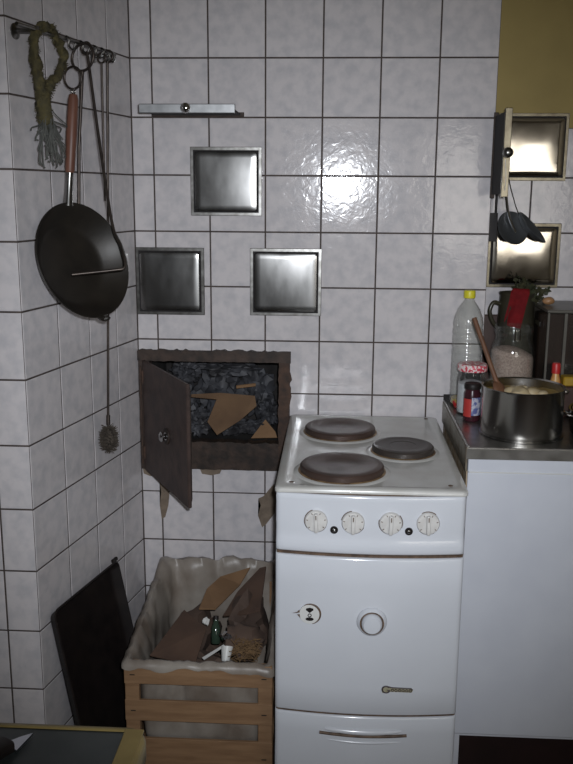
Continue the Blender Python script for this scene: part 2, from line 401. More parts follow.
# places where the glaze has come off under the furnace
def patch(c, pts):
    b = BM(); slab(b, [(c[0] + x, -0.0012, c[1] + z) for x, z in pts], 0.003, Vector((0, -1, 0)))
    obj('plaster_patch', b, PLASTER, wall_back)
patch((0.004, 0.580), [(-.010, .070), (-.006, .030), (-.011, -.010), (-.006, -.052), (.004, -.046), (.014, -.010), (.018, .025), (.012, .045), (.002, .050)])
patch((0.304, 0.566), [(.022, .078), (-.008, .040), (-.023, .032), (-.016, .012), (-.024, -.020), (-.012, -.056), (.000, -.045), (.024, -.012), (.030, .03)])
patch((-0.032, 0.672), [(-.022, .012), (-.020, -.006), (.000, -.014), (.020, -.008), (.026, .012)])
patch((0.142, 0.675), [(-.030, .010), (-.024, -.006), (.004, -.010), (.028, -.004), (.034, .010)])

# ------------------------------------------------------------------ furnace opening in the wall
fur = thing('wall_furnace', 'rusty iron furnace opening in the tiled wall with its door hanging open', 'furnace', (0.155, -0.01, 0.683))
def rough_bar(x0, x1, z0, z1, y0, y1, seed, amp=.004):
    b = BM(); n = max(3, int(max(x1 - x0, z1 - z0) / .012)); hor = (x1 - x0) > (z1 - z0); rr = random.Random(seed); prev = None; first = None
    for i in range(n + 1):
        t = i / n; j0, j1 = rr.uniform(-amp, amp), rr.uniform(-amp, amp) * .3
        if hor: sec = [(x0 + (x1 - x0) * t, z0 + j1), (x0 + (x1 - x0) * t, z1 + j0)]
        else: sec = [(x0 + j1, z0 + (z1 - z0) * t), (x1 + j0, z0 + (z1 - z0) * t)]
        ringv = [b.verts.new((sec[0][0], y0, sec[0][1])), b.verts.new((sec[1][0], y0, sec[1][1])), b.verts.new((sec[1][0], y1, sec[1][1])), b.verts.new((sec[0][0], y1, sec[0][1]))]
        if prev:
            for k in range(4): b.faces.new((prev[k], prev[(k + 1) % 4], ringv[(k + 1) % 4], ringv[k]))
        else: b.faces.new(ringv)
        prev = ringv
    b.faces.new(prev); return b
RUSTBR = mat('rust_brown', (0.075, 0.042, 0.028), (0.035, 0.023, 0.018), 45, 0.75, 0.1, bump=0.6, bscale=70)
obj('frame_bar', rough_bar(-0.058, 0.372, 1.000, 1.031, -0.012, 0.03, 1), RUST, fur)
obj('frame_bar', rough_bar(0.338, 0.370, 0.684, 1.000, -0.010, 0.03, 2, .006), RUSTBR, fur)
obj('frame_bar', rough_bar(-0.056, -0.026, 0.684, 1.000, -0.012, 0.03, 3, .002), RUST, fur)
obj('sill', rough_bar(-0.026, 0.338, 0.684, 0.765, -0.006, 0.03, 4, .003), RUST, fur)
b = BM()
for x in (-0.0495, -0.0425, -0.0355): box(b, x - .002, x + .002, -0.016, -0.011, 0.700, 0.985, .001, 1)
obj('frame_rib', b, RUSTBR, fur)
# fire chamber: five inner faces
b = BM(); x0, x1, y0, y1, z0, z1 = HX0, HX1, 0.03, 0.34, 0.745, 1.012
for q_ in ((x0 - .02, x1 + .02, y1, y1 + .01, z0, z1), (x0 - .01, x0, y0, y1, z0, z1), (x1, x1 + .01, y0, y1, z0, z1), (x0, x1, y0, y1, z1, z1 + .01), (x0, x1, y0, y1, z0 - .01, z0)): box(b, *q_)
obj('fire_chamber', b, SOOT, fur)
# door, opened towards the room
H0 = Vector((-0.040, -0.014, 0)); dd = Vector((0.18, -0.31, 0)).normalized(); dn = Vector((dd.y, -dd.x, 0))   # dn: outer side
DW, DZ0, DZ1 = 0.352, 0.682, 1.003
mtx = basis((H0 + dd * DW / 2) + Vector((0, 0, (DZ0 + DZ1) / 2)), dd, dn, Vector((0, 0, 1)))
b = obox(BM(), mtx, DW, 0.010, DZ1 - DZ0, .002, 1); dr = obj('door', b, DOORIRON, fur)
b = BM()
for (dx, dz, sx, sz) in ((0, .145, DW - .03, .010), (0, -.145, DW - .03, .010), (-.158, 0, .010, .29), (.158, 0, .010, .29)):
    obox(b, mtx @ Matrix.Translation((dx, -0.008, dz)), sx, 0.008, sz, .002, 1)
obj('door_rim', b, RUST, dr)
kb = mtx @ Matrix.Translation((0.022, 0.005, -0.010)) @ Matrix.Rotation(-math.pi / 2, 4, 'X')
b = lathe(BM(), [(0.0, 0), (.011, 0), (.011, .004), (.006, .008), (.006, .009), (.013, .011), (.014, .016), (.009, .020), (0, .021)], kb, 20); obj('knob', b, CHROME, dr, 50)
b = lathe(BM(), [(0, 0), (.022, 0), (.022, .003), (0, .003)], kb, 20); obj('knob_plate', b, RUST, dr, 50)
for hz in (0.735, 0.955):
    b = tube(BM(), [(H0.x, H0.y - .004, hz - .02), (H0.x, H0.y - .004, hz + .02)], .007, 10); obj('hinge', b, RUSTBR, fur, 40)
# what lies in the fire chamber
def crump(name, label, cat, loc, size, seed, m_, group=None, amp=.35, freq=2.2, sub=3):
    b = crumple(BM(), loc, size, seed, amp, freq, sub)
    return tag(obj(name, b, m_, None, 32), label, cat, group)
G1 = 'charred paper in the furnace'
CHL = ['charred paper wad half hidden behind the open furnace door', 'large charred paper wad at the back middle of the furnace', 'large charred paper wad at the back right of the furnace',
       'charred paper wad just right of the furnace door edge', 'charred paper wad against the right cheek of the furnace', 'flat charred paper wad under the large bent cardboard',
       'small charred paper wad at the front left of the furnace sill', 'wide charred paper sheet highest in the furnace heap', 'flat charred paper wad beside the cardboard corner', 'charred paper wad high up behind the furnace door top']
for k, (x, y, z, sx, sy, sz) in enumerate(((0.02, .22, .83, .06, .08, .08), (.13, .25, .86, .08, .07, .09), (.25, .26, .85, .07, .06, .09), (.08, .13, .80, .055, .05, .045),
        (.30, .20, .81, .04, .06, .05), (.20, .10, .785, .06, .045, .028), (.10, .07, .79, .035, .035, .034), (.16, .22, .945, .10, .06, .035), (.27, .10, .785, .045, .04, .026), (.04, .20, .93, .05, .06, .04))):
    crump('charred_paper', CHL[k], 'paper', (x, y, z), (sx * .84, sy * .84, sz * .84), k + 3, GREYPAPER, G1, .32, 2.6, 4)
def sheet(name, label, cat, pts, th, m_, group=None):
    return tag(obj(name, slab(BM(), pts, th), m_), label, cat, group)
sheet('cardboard_piece', 'large bent cardboard piece in the middle of the furnace heap', 'cardboard', [(.075, .10, .879), (.160, .105, .884), (.262, .10, .878), (.268, .09, .850), (.222, .065, .812), (.157, .045, .772), (.128, .055, .808), (.175, .085, .842), (.150, .095, .866), (.075, .095, .872)], .004, CARD)
sheet('cardboard_corner', 'small triangular cardboard corner at the right of the furnace sill', 'cardboard', [(.256, .045, .766), (.331, .05, .768), (.325, .06, .783), (.294, .085, .812)], .004, CARDLIGHT)
sheet('wood_sliver', 'thin pale wood sliver lying high in the furnace heap', 'wood', [(.205, .12, .905), (.262, .125, .912), (.262, .128, .904), (.205, .123, .897)], .004, CARDLIGHT)

# ------------------------------------------------------------------ square steel flue covers
def flue_cover(x0, x1, z0, z1, y, label, shiny=False, tilt=0.0):
    t = thing('flue_cover', label, 'flue cover', ((x0 + x1) / 2, y, z0), 'square steel flue covers on the wall')
    P_ = SHINY if shiny else STEEL
    b = box(BM(), x0, x1, y - .004, y, z0, z1, .0012, 1); obj('frame', b, STEELEDGE if not shiny else BRASSY, t)
    i = 0.0115
    b = BM()   # dark seam under the raised lid
    box(b, x0 + i - .003, x1 - i + .003, y - .006, y - .004, z0 + i - .003, z1 - i + .003); obj('seam', b, DARK, t)
    # slightly domed lid with rolled edges
    b = BM(); n = 14; V = []
    ax, bx_, az, bz = x0 + i, x1 - i, z0 + i, z1 - i; R = .010
    for a in range(n + 1):
        row = []
        for c in range(n + 1):
            def warp(t_): return t_
            u = a / n; v = c / n
            # cluster near the edges
            u = 0.5 - 0.5 * math.cos(math.pi * u); v = 0.5 - 0.5 * math.cos(math.pi * v)
            x = ax + (bx_ - ax) * u; z = az + (bz - az) * v
            de = min(x - ax, bx_ - x, z - az, bz - z)
            h = .010 if de >= R * .4 else .010 * math.sqrt(max(0, 1 - (1 - de / (R * .4)) ** 2))
            dome = .0014 * (1 - (2 * u - 1) ** 2) * (1 - (2 * v - 1) ** 2) + tilt * (u - .5) * .01
            # round the four corners
            cxr = min(max(x, ax + R), bx_ - R); czr = min(max(z, az + R), bz - R)
            dx, dz = x - cxr, z - czr
            if dx and dz:
                mx = max(abs(dx), abs(dz)); ln = math.hypot(dx, dz); x = cxr + dx / ln * mx; z = czr + dz / ln * mx
            row.append(b.verts.new((x, y - .005 - h - dome, z)))
        V.append(row)
    for a in range(n):
        for c in range(n): b.faces.new((V[a][c], V[a + 1][c], V[a + 1][c + 1], V[a][c + 1]))
    bd = [e for e in b.edges if e.is_boundary]
    ret = bmesh.ops.extrude_edge_only(b, edges=bd)
    for v in [g for g in ret['geom'] if isinstance(g, bmesh.types.BMVert)]: v.co.y = y - .003
    obj('lid', b, P_, t, 60)
    return t
flue_cover(0.0988, 0.2912, 1.400, 1.580, 0.0, 'dull steel flue cover alone under the horizontal damper slide')
flue_cover(-0.056, 0.133, 1.1295, 1.314, 0.0, 'dull steel flue cover by the corner, just above the furnace door')
flue_cover(0.2585, 0.454, 1.131, 1.3145, 0.0, 'dull steel flue cover above the right end of the furnace opening')
flue_cover(0.925, 1.113, 1.498, 1.676, 0.100, 'shiny steel flue cover at the edge of the olive paint', True)
flue_cover(0.913, 1.112, 1.206, 1.384, 0.100, 'shiny steel flue cover behind the hanging ladles', True)

# ------------------------------------------------------------------ flue dampers: slot plate, pulled-out slide, front strip with a ball knob
def damper(label, c, vert, length, pull, lens):
    t = thing('flue_damper', label, 'flue damper', c, 'flue dampers with ball knobs')
    C = Vector(c)
    def bx(l0, l1, d0, d1, y0, y1, bev=0, mm=STEEL, nm='x', par=t):
        b = BM()
        if vert: box(b, C.x + d0, C.x + d1, y0, y1, C.z + l0, C.z + l1, bev, 1)
        else: box(b, C.x + l0, C.x + l1, y0, y1, C.z + d0, C.z + d1, bev, 1)
        return obj(nm, b, mm, par)
    h = length / 2
    bx(-h - .004, h + .004, -.006, .006, -.004, 0.0, .001, RUST, 'slot_plate')
    sl = bx(-h + .006, h - .006, -.0025, .0025, -pull, -.004, 0, DARK, 'slide')
    fs = bx(-h, h, -.011 if not vert else -.009, .011 if not vert else .009, -pull - .006, -pull, .0015, STRIP if not vert else BRASSY, 'front_strip')
    b = lathe(BM(), [(0, 0), (.005, 0), (.005, .006), (.010, .009), (.0125, .015), (.012, .021), (.007, .026), (0, .027)], FRONT((C.x, -pull - .006, C.z)), 20)
    obj('knob', b, CHROME if not vert else STEELEDGE, fs, 60)
    return t
damper('horizontal flue damper pulled out of the tiled wall, top left', (0.121, 0, 1.662), False, 0.238, 0.17, .17)
damper('upright flue damper pulled out beside the olive paint', (0.9005, 0, 1.560), True, 0.210, 0.17, .17)

# ------------------------------------------------------------------ electric cooker
SX0, SX1 = 0.3735, 0.7765; CXM = (SX0 + SX1) / 2
ck = thing('electric_cooker', 'narrow white enamelled electric cooker with three iron hotplates', 'cooker', (CXM, -0.33, FL))
obj('body', box(BM(), SX0 + .004, SX1 - .004, -0.600, -0.012, FL + .03, 0.832, .004, 1), ENAMEL, ck)
b = BM()
for (x, y) in ((SX0 + .03, -.57), (SX1 - .03, -.57), (SX0 + .03, -.05), (SX1 - .03, -.05)):
    pass
for (x, y) in ((SX0 + .03, -.57), (SX1 - .03, -.57), (SX0 + .03, -.05), (SX1 - .03, -.05)):
    obj('foot', lathe(BM(), [(0, FL), (.016, FL), (.016, FL + .03), (0, FL + .03)], Matrix.Translation((x, y, 0)), 14), BLACK, ck, 40)
# hob tray: raised rounded rim around a sunken plate, with dimples round the hotplates
def rrect(x0, x1, y0, y1, r, k=6):
    out = []
    for cx, cy, a0 in ((x1 - r, y1 - r, 0), (x0 + r, y1 - r, 90), (x0 + r, y0 + r, 180), (x1 - r, y0 + r, 270)):
        for i in range(k + 1):
            a = math.radians(a0 + 90 * i / k); out.append((cx + r * math.cos(a), cy + r * math.sin(a)))
    return out
def loft(bm, loops, cap_last=True, cap_first=False):
    R_ = [[bm.verts.new(p) for p in lp] for lp in loops]
    for A, B in zip(R_, R_[1:]):
        n = len(A)
        for i in range(n): bm.faces.new((A[i], A[(i + 1) % n], B[(i + 1) % n], B[i]))
    if cap_last: bm.faces.new(R_[-1])
    if cap_first: bm.faces.new(R_[0][::-1])
    return bm
HY0, HY1 = -0.637, -0.008
lp = []
for ins, z, r in ((.000, .8440, .012), (.000, .8510, .012), (.002, .8530, .014), (.005, .8545, .016), (.019, .8545, .024), (.023, .8535, .028), (.030, .8518, .032), (.036, .8512, .034)):
    lp.append([(x, y, z) for x, y in rrect(SX0 - .002 + ins, SX1 + .002 - ins, HY0 + ins, HY1 - ins, r)])
obj('hob_tray', loft(BM(), lp, True, True), HOBENAMEL, ck, 50)
def hotplate(x, y, r, mm):
    zt = .8512
    hp = obj('hotplate', lathe(BM(), [(0, zt + .004), (r, zt + .004), (r, zt + .0145), (r - .003, zt + .018), (r - .010, zt + .0195), (r * .78, zt + .0190), (r * .76, zt + .0186), (r * .42, zt + .0186), (r * .40, zt + .0178), (0, zt + .0178)], Matrix.Translation((x, y, 0)), 48), mm, ck, 25)
    obj('trim_ring', lathe(BM(), [(r - .004, zt - .0005), (r + .005, zt), (r + .006, zt + .002), (r + .002, zt + .0042), (r - .004, zt + .0045)], Matrix.Translation((x, y, 0)), 48), RUSTRING, hp, 40)
    obj('raised_seat', lathe(BM(), [(r + .016, zt - .0003), (r + .010, zt + .002), (r + .003, zt + .003), (r - .01, zt + .003)], Matrix.Translation((x, y, 0)), 48), HOBENAMEL, hp, 60)
hotplate(0.5110, -0.183, .0915, BURNER); hotplate(0.5140, -0.508, .0940, BURNER); hotplate(0.6620, -0.345, .0740, BURNER2)
for (x, y) in ((SX0 + .032, -.600), (SX1 - .032, -.600), (SX1 - .028, -.035)):
    obj('screw_hole', lathe(BM(), [(0, .8549), (.0055, .8549), (.0045, .8556), (0, .8556)], Matrix.Translation((x, y, 0)), 14), GRIMESHADE, ck)
# curved front pieces
def bulge(x): t = (x - CXM) / ((SX1 - SX0) / 2); return -0.628 - 0.016 * (1 - t * t) + (0.005 * max(0, (abs(t) - .97) / .03) ** 2)
def front_piece(name, z0, z1, yf, mm=ENAMEL, nz=6, x0=SX0, x1=SX1, rt=.004, rb=.004):
    b = BM(); xs = [x0 + (x1 - x0) * (0.5 - 0.5 * math.cos(math.pi * i / 28)) for i in range(29)]
    zs = [z0, z0 + rb * .3, z0 + rb] + [z0 + rb + (z1 - rt - z0 - rb) * j / nz for j in range(1, nz)] + [z1 - rt, z1 - rt * .3, z1]
    G_ = []
    for z in zs:
        ed = 0
        if z < z0 + rb: q_ = 1 - (z - z0) / rb; ed = .0035 * q_ * q_
        if z > z1 - rt: q_ = 1 - (z1 - z) / rt; ed = .0035 * q_ * q_
        G_.append([b.verts.new((x, yf(x, z) + ed, z)) for x in xs])
    Bk = [[b.verts.new((x, -0.600, z)) for x in xs] for z in (z0, z1)]
    for j in range(len(zs) - 1):
        for i in range(28): b.faces.new((G_[j][i], G_[j][i + 1], G_[j + 1][i + 1], G_[j + 1][i]))
    for i in range(28):
        b.faces.new((Bk[0][i], Bk[0][i + 1], G_[0][i + 1], G_[0][i])); b.faces.new((G_[-1][i], G_[-1][i + 1], Bk[1][i + 1], Bk[1][i]))
        b.faces.new((Bk[0][i], Bk[1][i], Bk[1][i + 1], Bk[0][i + 1]))
    b.faces.new([G_[j][0] for j in range(len(zs))] + [Bk[1][0], Bk[0][0]]); b.faces.new([G_[j][-1] for j in range(len(zs))] + [Bk[1][-1], Bk[0][-1]])
    bmesh.ops.triangulate(b, faces=[f for f in b.faces if len(f.verts) > 4])
    return obj(name, b, mm, ck, 60)
def ypanel(x, z):
    t = max(0, min(1, (0.745 - z) / .022)); return bulge(x) + .012 - .006 * t * t * (3 - 2 * t)
panel = front_piece('control_panel', 0.7075, 0.8370, ypanel, nz=14)
door = front_piece('oven_door', 0.3305, 0.7015, lambda x, z: bulge(x))
drawer = front_piece('drawer', FL + .035, 0.3255, lambda x, z: bulge(x))
obj('gap_shade', box(BM(), SX0 + .006, SX1 - .006, -0.606, -0.596, FL + .036, 0.843), GRIMESHADE, ck)  # dark sheet behind the front pieces, painting the shade of their gaps
front_piece('seam', 0.7018, 0.7072, lambda x, z: bulge(x) + .0045, GRIMESHADE, nz=2, x0=SX0 + .002, x1=SX1 - .002, rt=.001, rb=.001)  # these strips fill the gaps with dark colour in place of shade
front_piece('seam', 0.3258, 0.3302, lambda x, z: bulge(x) + .0035, GRIMESHADE, nz=2, x0=SX0 + .002, x1=SX1 - .002, rt=.001, rb=.001)
front_piece('seam', 0.8373, 0.8438, lambda x, z: bulge(x) + .0135, GRIMESHADE, nz=2, x0=SX0 + .002, x1=SX1 - .002, rt=.001, rb=.001)
# knobs
def yv(x, z=0.78): return ypanel(x, z)
def control_knob(x, z, ang):
    y = yv(x); F = FRONT((x, y, z)) @ Matrix.Rotation(ang, 4, 'Z')
    k = obj('control_knob', lathe(BM(), [(0, -.002), (.0245, -.002), (.0245, .004), (.0225, .0075), (.012, .009), (0, .009)], F, 32), KNOBWHITE, ck, 35)
    b = BM(); obox(b, F @ Matrix.Translation((0, 0, .0145)), .0085, .042, .013, .003, 2); obj('grip', b, KNOBWHITE, k, 40)
    b = BM(); obox(b, F @ Matrix.Translation((0, .014, .0212)), .0022, .010, .0006); obj('pointer', b, GRIMESHADE, k)
    rr = random.Random(int(x * 1000))
    a0 = rr.uniform(0, 6.28)
    for s_, e_ in ((a0, a0 + rr.uniform(1.2, 2.2)), (a0 + 3.0, a0 + 3.0 + rr.uniform(.8, 1.6))):
        pts_ = [F @ Vector((.0252 * math.cos(s_ + (e_ - s_) * i / 12), .0252 * math.sin(s_ + (e_ - s_) * i / 12), .0008)) for i in range(13)]
        obj('grime_edge', tube(BM(), pts_, .0010, 6), GRIMESHADE, k)
    b = BM()
    for i in range(7):
        a = math.pi / 2 + (i + .5) * 2 * math.pi / 7; obox(b, F @ Matrix.Translation((.0195 * math.cos(a), .0195 * math.sin(a), .0080)) @ Matrix.Rotation(a, 4, 'Z'), .004, .0014, .0018)
    obj('tick_mark', b, GRIMESHADE, k)
for x, z, a in ((0.4600, .7785, .03), (.5385, .7785, 0), (.6180, .7795, -.02), (.6970, .7795, .02)): control_knob(x, z, a)
for x, z in ((.4985, .7600), (.6570, .7610)):
    F = FRONT((x, yv(x, .76), z))
    l = obj('indicator_lamp', lathe(BM(), [(0, -.002), (.0085, -.002), (.0085, .002), (.007, .0035), (.0052, .0035), (.005, .002), (0, .002)], F, 20), BLACK, ck, 40)
    obj('lens', lathe(BM(), [(0, .0018), (.0048, .0018), (.0035, .004), (0, .0048)], F, 16), CHROME, l, 60)
# round oven door knob
F = FRONT((0.5835, bulge(.5835) , 0.5570))
dk = obj('door_knob', lathe(BM(), [(0, -.004), (.032, -.004), (.033, .000), (.031, .005), (.026, .009), (.0225, .0075), (.0215, .016), (.018, .021), (0, .022)], F, 40), ENAMEL, door, 45)
obj('dark_ring', lathe(BM(), [(.0222, .0070), (.0235, .0100), (.0262, .0098), (.0262, .0078)], F, 40, close=True), GRIMESHADE, dk, 40)
# worn round dial mark with dark shapes
F = FRONT((0.4490, bulge(.449) - .0022, 0.5685))
st = obj('dial_plate', lathe(BM(), [(0, 0), (.0225, -.003), (.0225, .0014), (0, .0014)], F, 32), WHITEPLASTIC, door)
b = BM(); tube(b, [F @ Vector((.0232 * math.cos(a), .0232 * math.sin(a), .0008)) for a in [math.radians(-75 + 195 * i / 24) for i in range(25)]], [.0008 + .0016 * math.sin(math.pi * i / 24) for i in range(25)], 6); obj('dark_edge', b, GRIMESHADE, st)
b = BM()
def disc_poly(pts2, z=.0016): slab(b, [F @ Vector((x, y, z)) for x, y in pts2], .0004, Vector((0, -1, 0)))
disc_poly([(.000, .003), (-.0085, .0095), (-.0075, .0135), (0, .0155), (.0075, .0135), (.0085, .0100)])
obj('upper_mark', b, BLACK, st); b = BM()
disc_poly([(.009 * math.cos(a), -.0115 + .0042 * math.sin(a)) for a in [2 * math.pi * i / 16 for i in range(16)]]); obj('lower_mark', b, BLACK, st); b = BM()
tube(b, ring_pts(F @ Vector((0, -.0025, .0016)), .0035, Vector((1, 0, 0)), Vector((0, 0, 1)), 14), .0011, 6, closed=True); obj('centre_mark', b, BLACK, st); b = BM()
disc_poly([(-.0225, .0105), (-.0275, .0045), (-.0385, .0015), (-.0275, .0022), (-.0215, .0040)]); disc_poly([(-.0215, -.0005), (-.0275, -.0015), (-.0240, -.0050), (-.0205, -.0095)]); obj('pointer_mark', b, GRIMESHADE, st)
# maker's badge: round initial followed by a run of small script loops under a bar
F = FRONT((0.6440, bulge(.644) - .0024, 0.3965))
bd_ = obj('badge', slab(BM(), [F @ Vector((x, y, .0008)) for x, y in ((-.033, -.008), (-.022, -.009), (-.018, -.005), (.031, -.005), (.034, 0), (.031, .005), (-.015, .005), (-.021, .009), (-.030, .008), (-.035, 0))], .0008, Vector((0, -1, 0))), GOLD, door)
b = BM(); tube(b, [F @ Vector((-.025 + .0085 * math.cos(a), .0005 + .0078 * math.sin(a), .0012)) for a in [math.radians(40 + 290 * i / 18) for i in range(19)]], .0016, 6)
tube(b, [F @ Vector(p) for p in ((-.016, -.002, .0012), (-.022, -.001, .0012))], .0014, 6)
tube(b, [F @ Vector(p) for p in ((-.020, .0075, .0012), (-.012, .0055, .0012), (.030, .0048, .0012), (.033, .0015, .0012))], .0013, 6)
for k in range(6): tube(b, [F @ Vector((-.011 + k * .0078 + .0028 * math.cos(a), -.0008 + .0028 * math.sin(a), .0012)) for a in [2 * math.pi * i / 10 for i in range(10)]], .0009, 5, closed=True)
obj('raised_script', b, BADGEDARK, bd_)
# drawer handle: dark slot under a rounded lip, shallow scoop below it
def yd(x): return bulge(x)
def hpath(x0, x1, z, dy, n=16, drop=.004): return [(x0 + (x1 - x0) * i / n, yd(x0 + (x1 - x0) * i / n) + dy, z - drop * math.sin(math.pi * i / n) + .002) for i in range(n + 1)]
obj('drawer_slot', tube(BM(), hpath(.474, .668, .2815, -.002), .0034, 8), GRIMESHADE, drawer, 50)
obj('handle_lip', tube(BM(), hpath(.486, .656, .2905, .001), [.003 + .0045 * math.sin(math.pi * i / 16) ** .5 for i in range(17)], 10), ENAMEL, drawer, 60)
obj('handle_scoop_edge', tube(BM(), hpath(.492, .655, .2640, .0005), [.0015 + .002 * math.sin(math.pi * i / 16) for i in range(17)], 8), ENAMEL, drawer, 60)

# ------------------------------------------------------------------ sink cabinet and steel worktop
CB0 = 0.803; CB1 = 1.42; CF = -0.452
cb = thing('base_cabinet', 'white kitchen base cabinet under the steel worktop', 'cabinet', ((CB0 + CB1) / 2, -0.2, FL))
b = BM(); box(b, CB0, CB0 + .016, CF + .018, 0.098, FL + .0, .872); box(b, CB1 - .016, CB1, CF + .018, 0.098, FL, .872); box(b, CB0 + .016, CB1 - .016, .085, .098, FL, .872); box(b, CB0 + .016, CB1 - .016, CF + .018, .085, .150, .166)
# keep the carcass clear of the wall return
for v in b.verts:
    if v.co.y > 0 and v.co.x < 0.9: v.co.y = -0.003
obj('carcass', b, LAMINATE, cb)
obj('side_edge', box(BM(), CB0 - .0028, CB0 - .0002, CF + .004, -.004, FL, .840), BROWNED, cb)
obj('rail', box(BM(), CB0, CB1, CF, CF + .018, .8385, .871, .0015, 1), LAMINATE, cb)
dr2 = obj('door', box(BM(), CB0, CB1, CF, CF + .018, .166, .8375, .0022, 2), LAMINATE, cb)
obj('rail_lip', box(BM(), CB0 + .002, CB1, CF - .003, CF, .8375, .8405, .001, 1), WHITEPLASTIC, cb)
obj('plinth', box(BM(), CB0 + .006, CB1, CF + .020, CF + .036, FL, .164), KICK, cb)
wt = thing('steel_worktop', 'stainless steel worktop beside the cooker', 'worktop', (1.1, -.2, .872))
b = BM(); x0, x1 = .7965, 1.46
outl = [(x0, -.4620), (x1, -.4620), (x1, .099), (.9005, .099), (.9005, -.0015), (x0, -.0015)]
lo = [b.verts.new((x, y, .8725)) for x, y in outl]; hi = [b.verts.new((x, y, .9)) for x, y in outl]
b.faces.new(lo[::-1]); b.faces.new(hi)
for i in range(6): b.faces.new((lo[i], lo[(i + 1) % 6], hi[(i + 1) % 6], hi[i]))
es = [e for e in b.edges if abs(e.verts[0].co.z - .9) < 1e-5 and abs(e.verts[1].co.z - .9) < 1e-5 and max(e.verts[0].co.y, e.verts[1].co.y) < 0]
bmesh.ops.bevel(b, geom=es, offset=.003, segments=2, affect='EDGES')
bmesh.ops.triangulate(b, faces=[f for f in b.faces if len(f.verts) > 4])
obj('slab', b, COUNTER, wt, 30)
obj('raised_edge', tube(BM(), [(x0 + .004, -.455, .9), (x0 + .004, -.010, .9)], .0035, 8), COUNTER, wt, 60)
obj('upstand', box(BM(), x0 + .001, .898, -.006, -.0015, .9, .918), BLACK, wt)
obj('side_apron', box(BM(), x0 - .001, x0 + .003, -.458, -.004, .842, .898), mat('greasy_apron', (.27, .255, .21), (.15, .12, .085), 30, .42, .5), wt)

# ------------------------------------------------------------------ things on the worktop
WZ = 0.9005
def T(x, y, z=0): return Matrix.Translation((x, y, z))
# plastic bottle
bx, by = 0.848, -0.050
t = thing('plastic_bottle', 'clear ribbed plastic bottle with a yellow cap', 'bottle', (bx, by, WZ))
prof = [(0, .002), (.034, 0), (.040, .006)]
for k in range(11):
    z = .012 + k * .0185; prof += [(.0405, z), (.0405, z + .011), (.0385, z + .0145), (.0385, z + .0165)]
prof += [(.0405, .222), (.038, .240), (.030, .262), (.018, .280), (.0125, .288), (.0125, .300)]
inner = [(r - .0012 if r > .002 else 0, z) for r, z in prof[::-1]]; inner = [(max(r, 0), max(z, .004)) for r, z in inner]
obj('shell', lathe(BM(), prof + inner, T(bx, by, WZ), 32), PET, t, 60)
obj('cap', lathe(BM(), [(0, .296), (.0150, .296), (.0155, .300), (.0155, .312), (.0140, .316), (0, .317)], T(bx, by, WZ - .004), 24), YELLOW, t, 40)
obj('oil', lathe(BM(), [(0, .005), (.0365, .006), (.0365, .020), (0, .020)], T(bx, by, WZ), 24), mat('oil_rest', (.42, .30, .05), None, rough=.1), t, 40)
# jar with checked lid
jx, jy = 0.851, -0.139
t = thing('storage_jar', 'glass jar of white salt with a red and white lid', 'jar', (jx, jy, WZ))
prof = [(0, .001), (.034, 0), (.037, .004), (.037, .095), (.034, .106), (.033, .120)]
obj('glass', lathe(BM(), prof + [(r - .002 if r else 0, max(z, .004)) for r, z in prof[::-1]], T(jx, jy, WZ), 32), GLASS, t, 60)
obj('salt', lathe(BM(), [(0, .005), (.0345, .005), (.0345, .080), (.02, .086), (0, .083)], T(jx, jy, WZ), 28), SALT, t, 40)
obj('lid', lathe(BM(), [(0, .114), (.0375, .114), (.0385, .117), (.0385, .128), (.036, .132), (0, .133)], T(jx, jy, WZ), 32), PINKLID, t, 40)
# small dark jar
kx, ky = 0.8425, -0.213
t = thing('preserve_jar', 'small jar of dark preserve with a blue and red label', 'jar', (kx, ky, WZ))
obj('glass', lathe(BM(), [(0, 0), (.0195, 0), (.0215, .003), (.0215, .070), (.0185, .078), (.0185, .083), (0, .083)], T(kx, ky, WZ), 24), JAM, t, 40)
obj('lid', lathe(BM(), [(0, .082), (.0205, .082), (.0210, .085), (.0210, .093), (.019, .096), (0, .096)], T(kx, ky, WZ), 24), BLACK, t, 40)
def wrap(name, cx, cy, r, a0, a1, z0, z1, m_, par, n=12):
    b = BM(); A = []; B = []
    for i in range(n + 1):
        a = math.radians(a0 + (a1 - a0) * i / n)
        for lst, rad in ((A, r), (B, r + .0006)):
            lst.append((b.verts.new((cx + rad * math.cos(a), cy + rad * math.sin(a), z0)), b.verts.new((cx + rad * math.cos(a), cy + rad * math.sin(a), z1))))
    for i in range(n):
        b.faces.new((B[i][0], B[i + 1][0], B[i + 1][1], B[i][1])); b.faces.new((A[i][0], A[i][1], A[i + 1][1], A[i + 1][0]))
        b.faces.new((A[i][1], B[i][1], B[i + 1][1], A[i + 1][1])); b.faces.new((A[i][0], A[i + 1][0], B[i + 1][0], B[i][0]))
    return obj(name, b, m_, par, 40)
wrap('label_blue', kx, ky, .0216, -100, -30, WZ + .016, WZ + .062, LABELBLUE, t)
wrap('label_red', kx, ky, .0216, -165, -102, WZ + .012, WZ + .058, LABELRED, t)
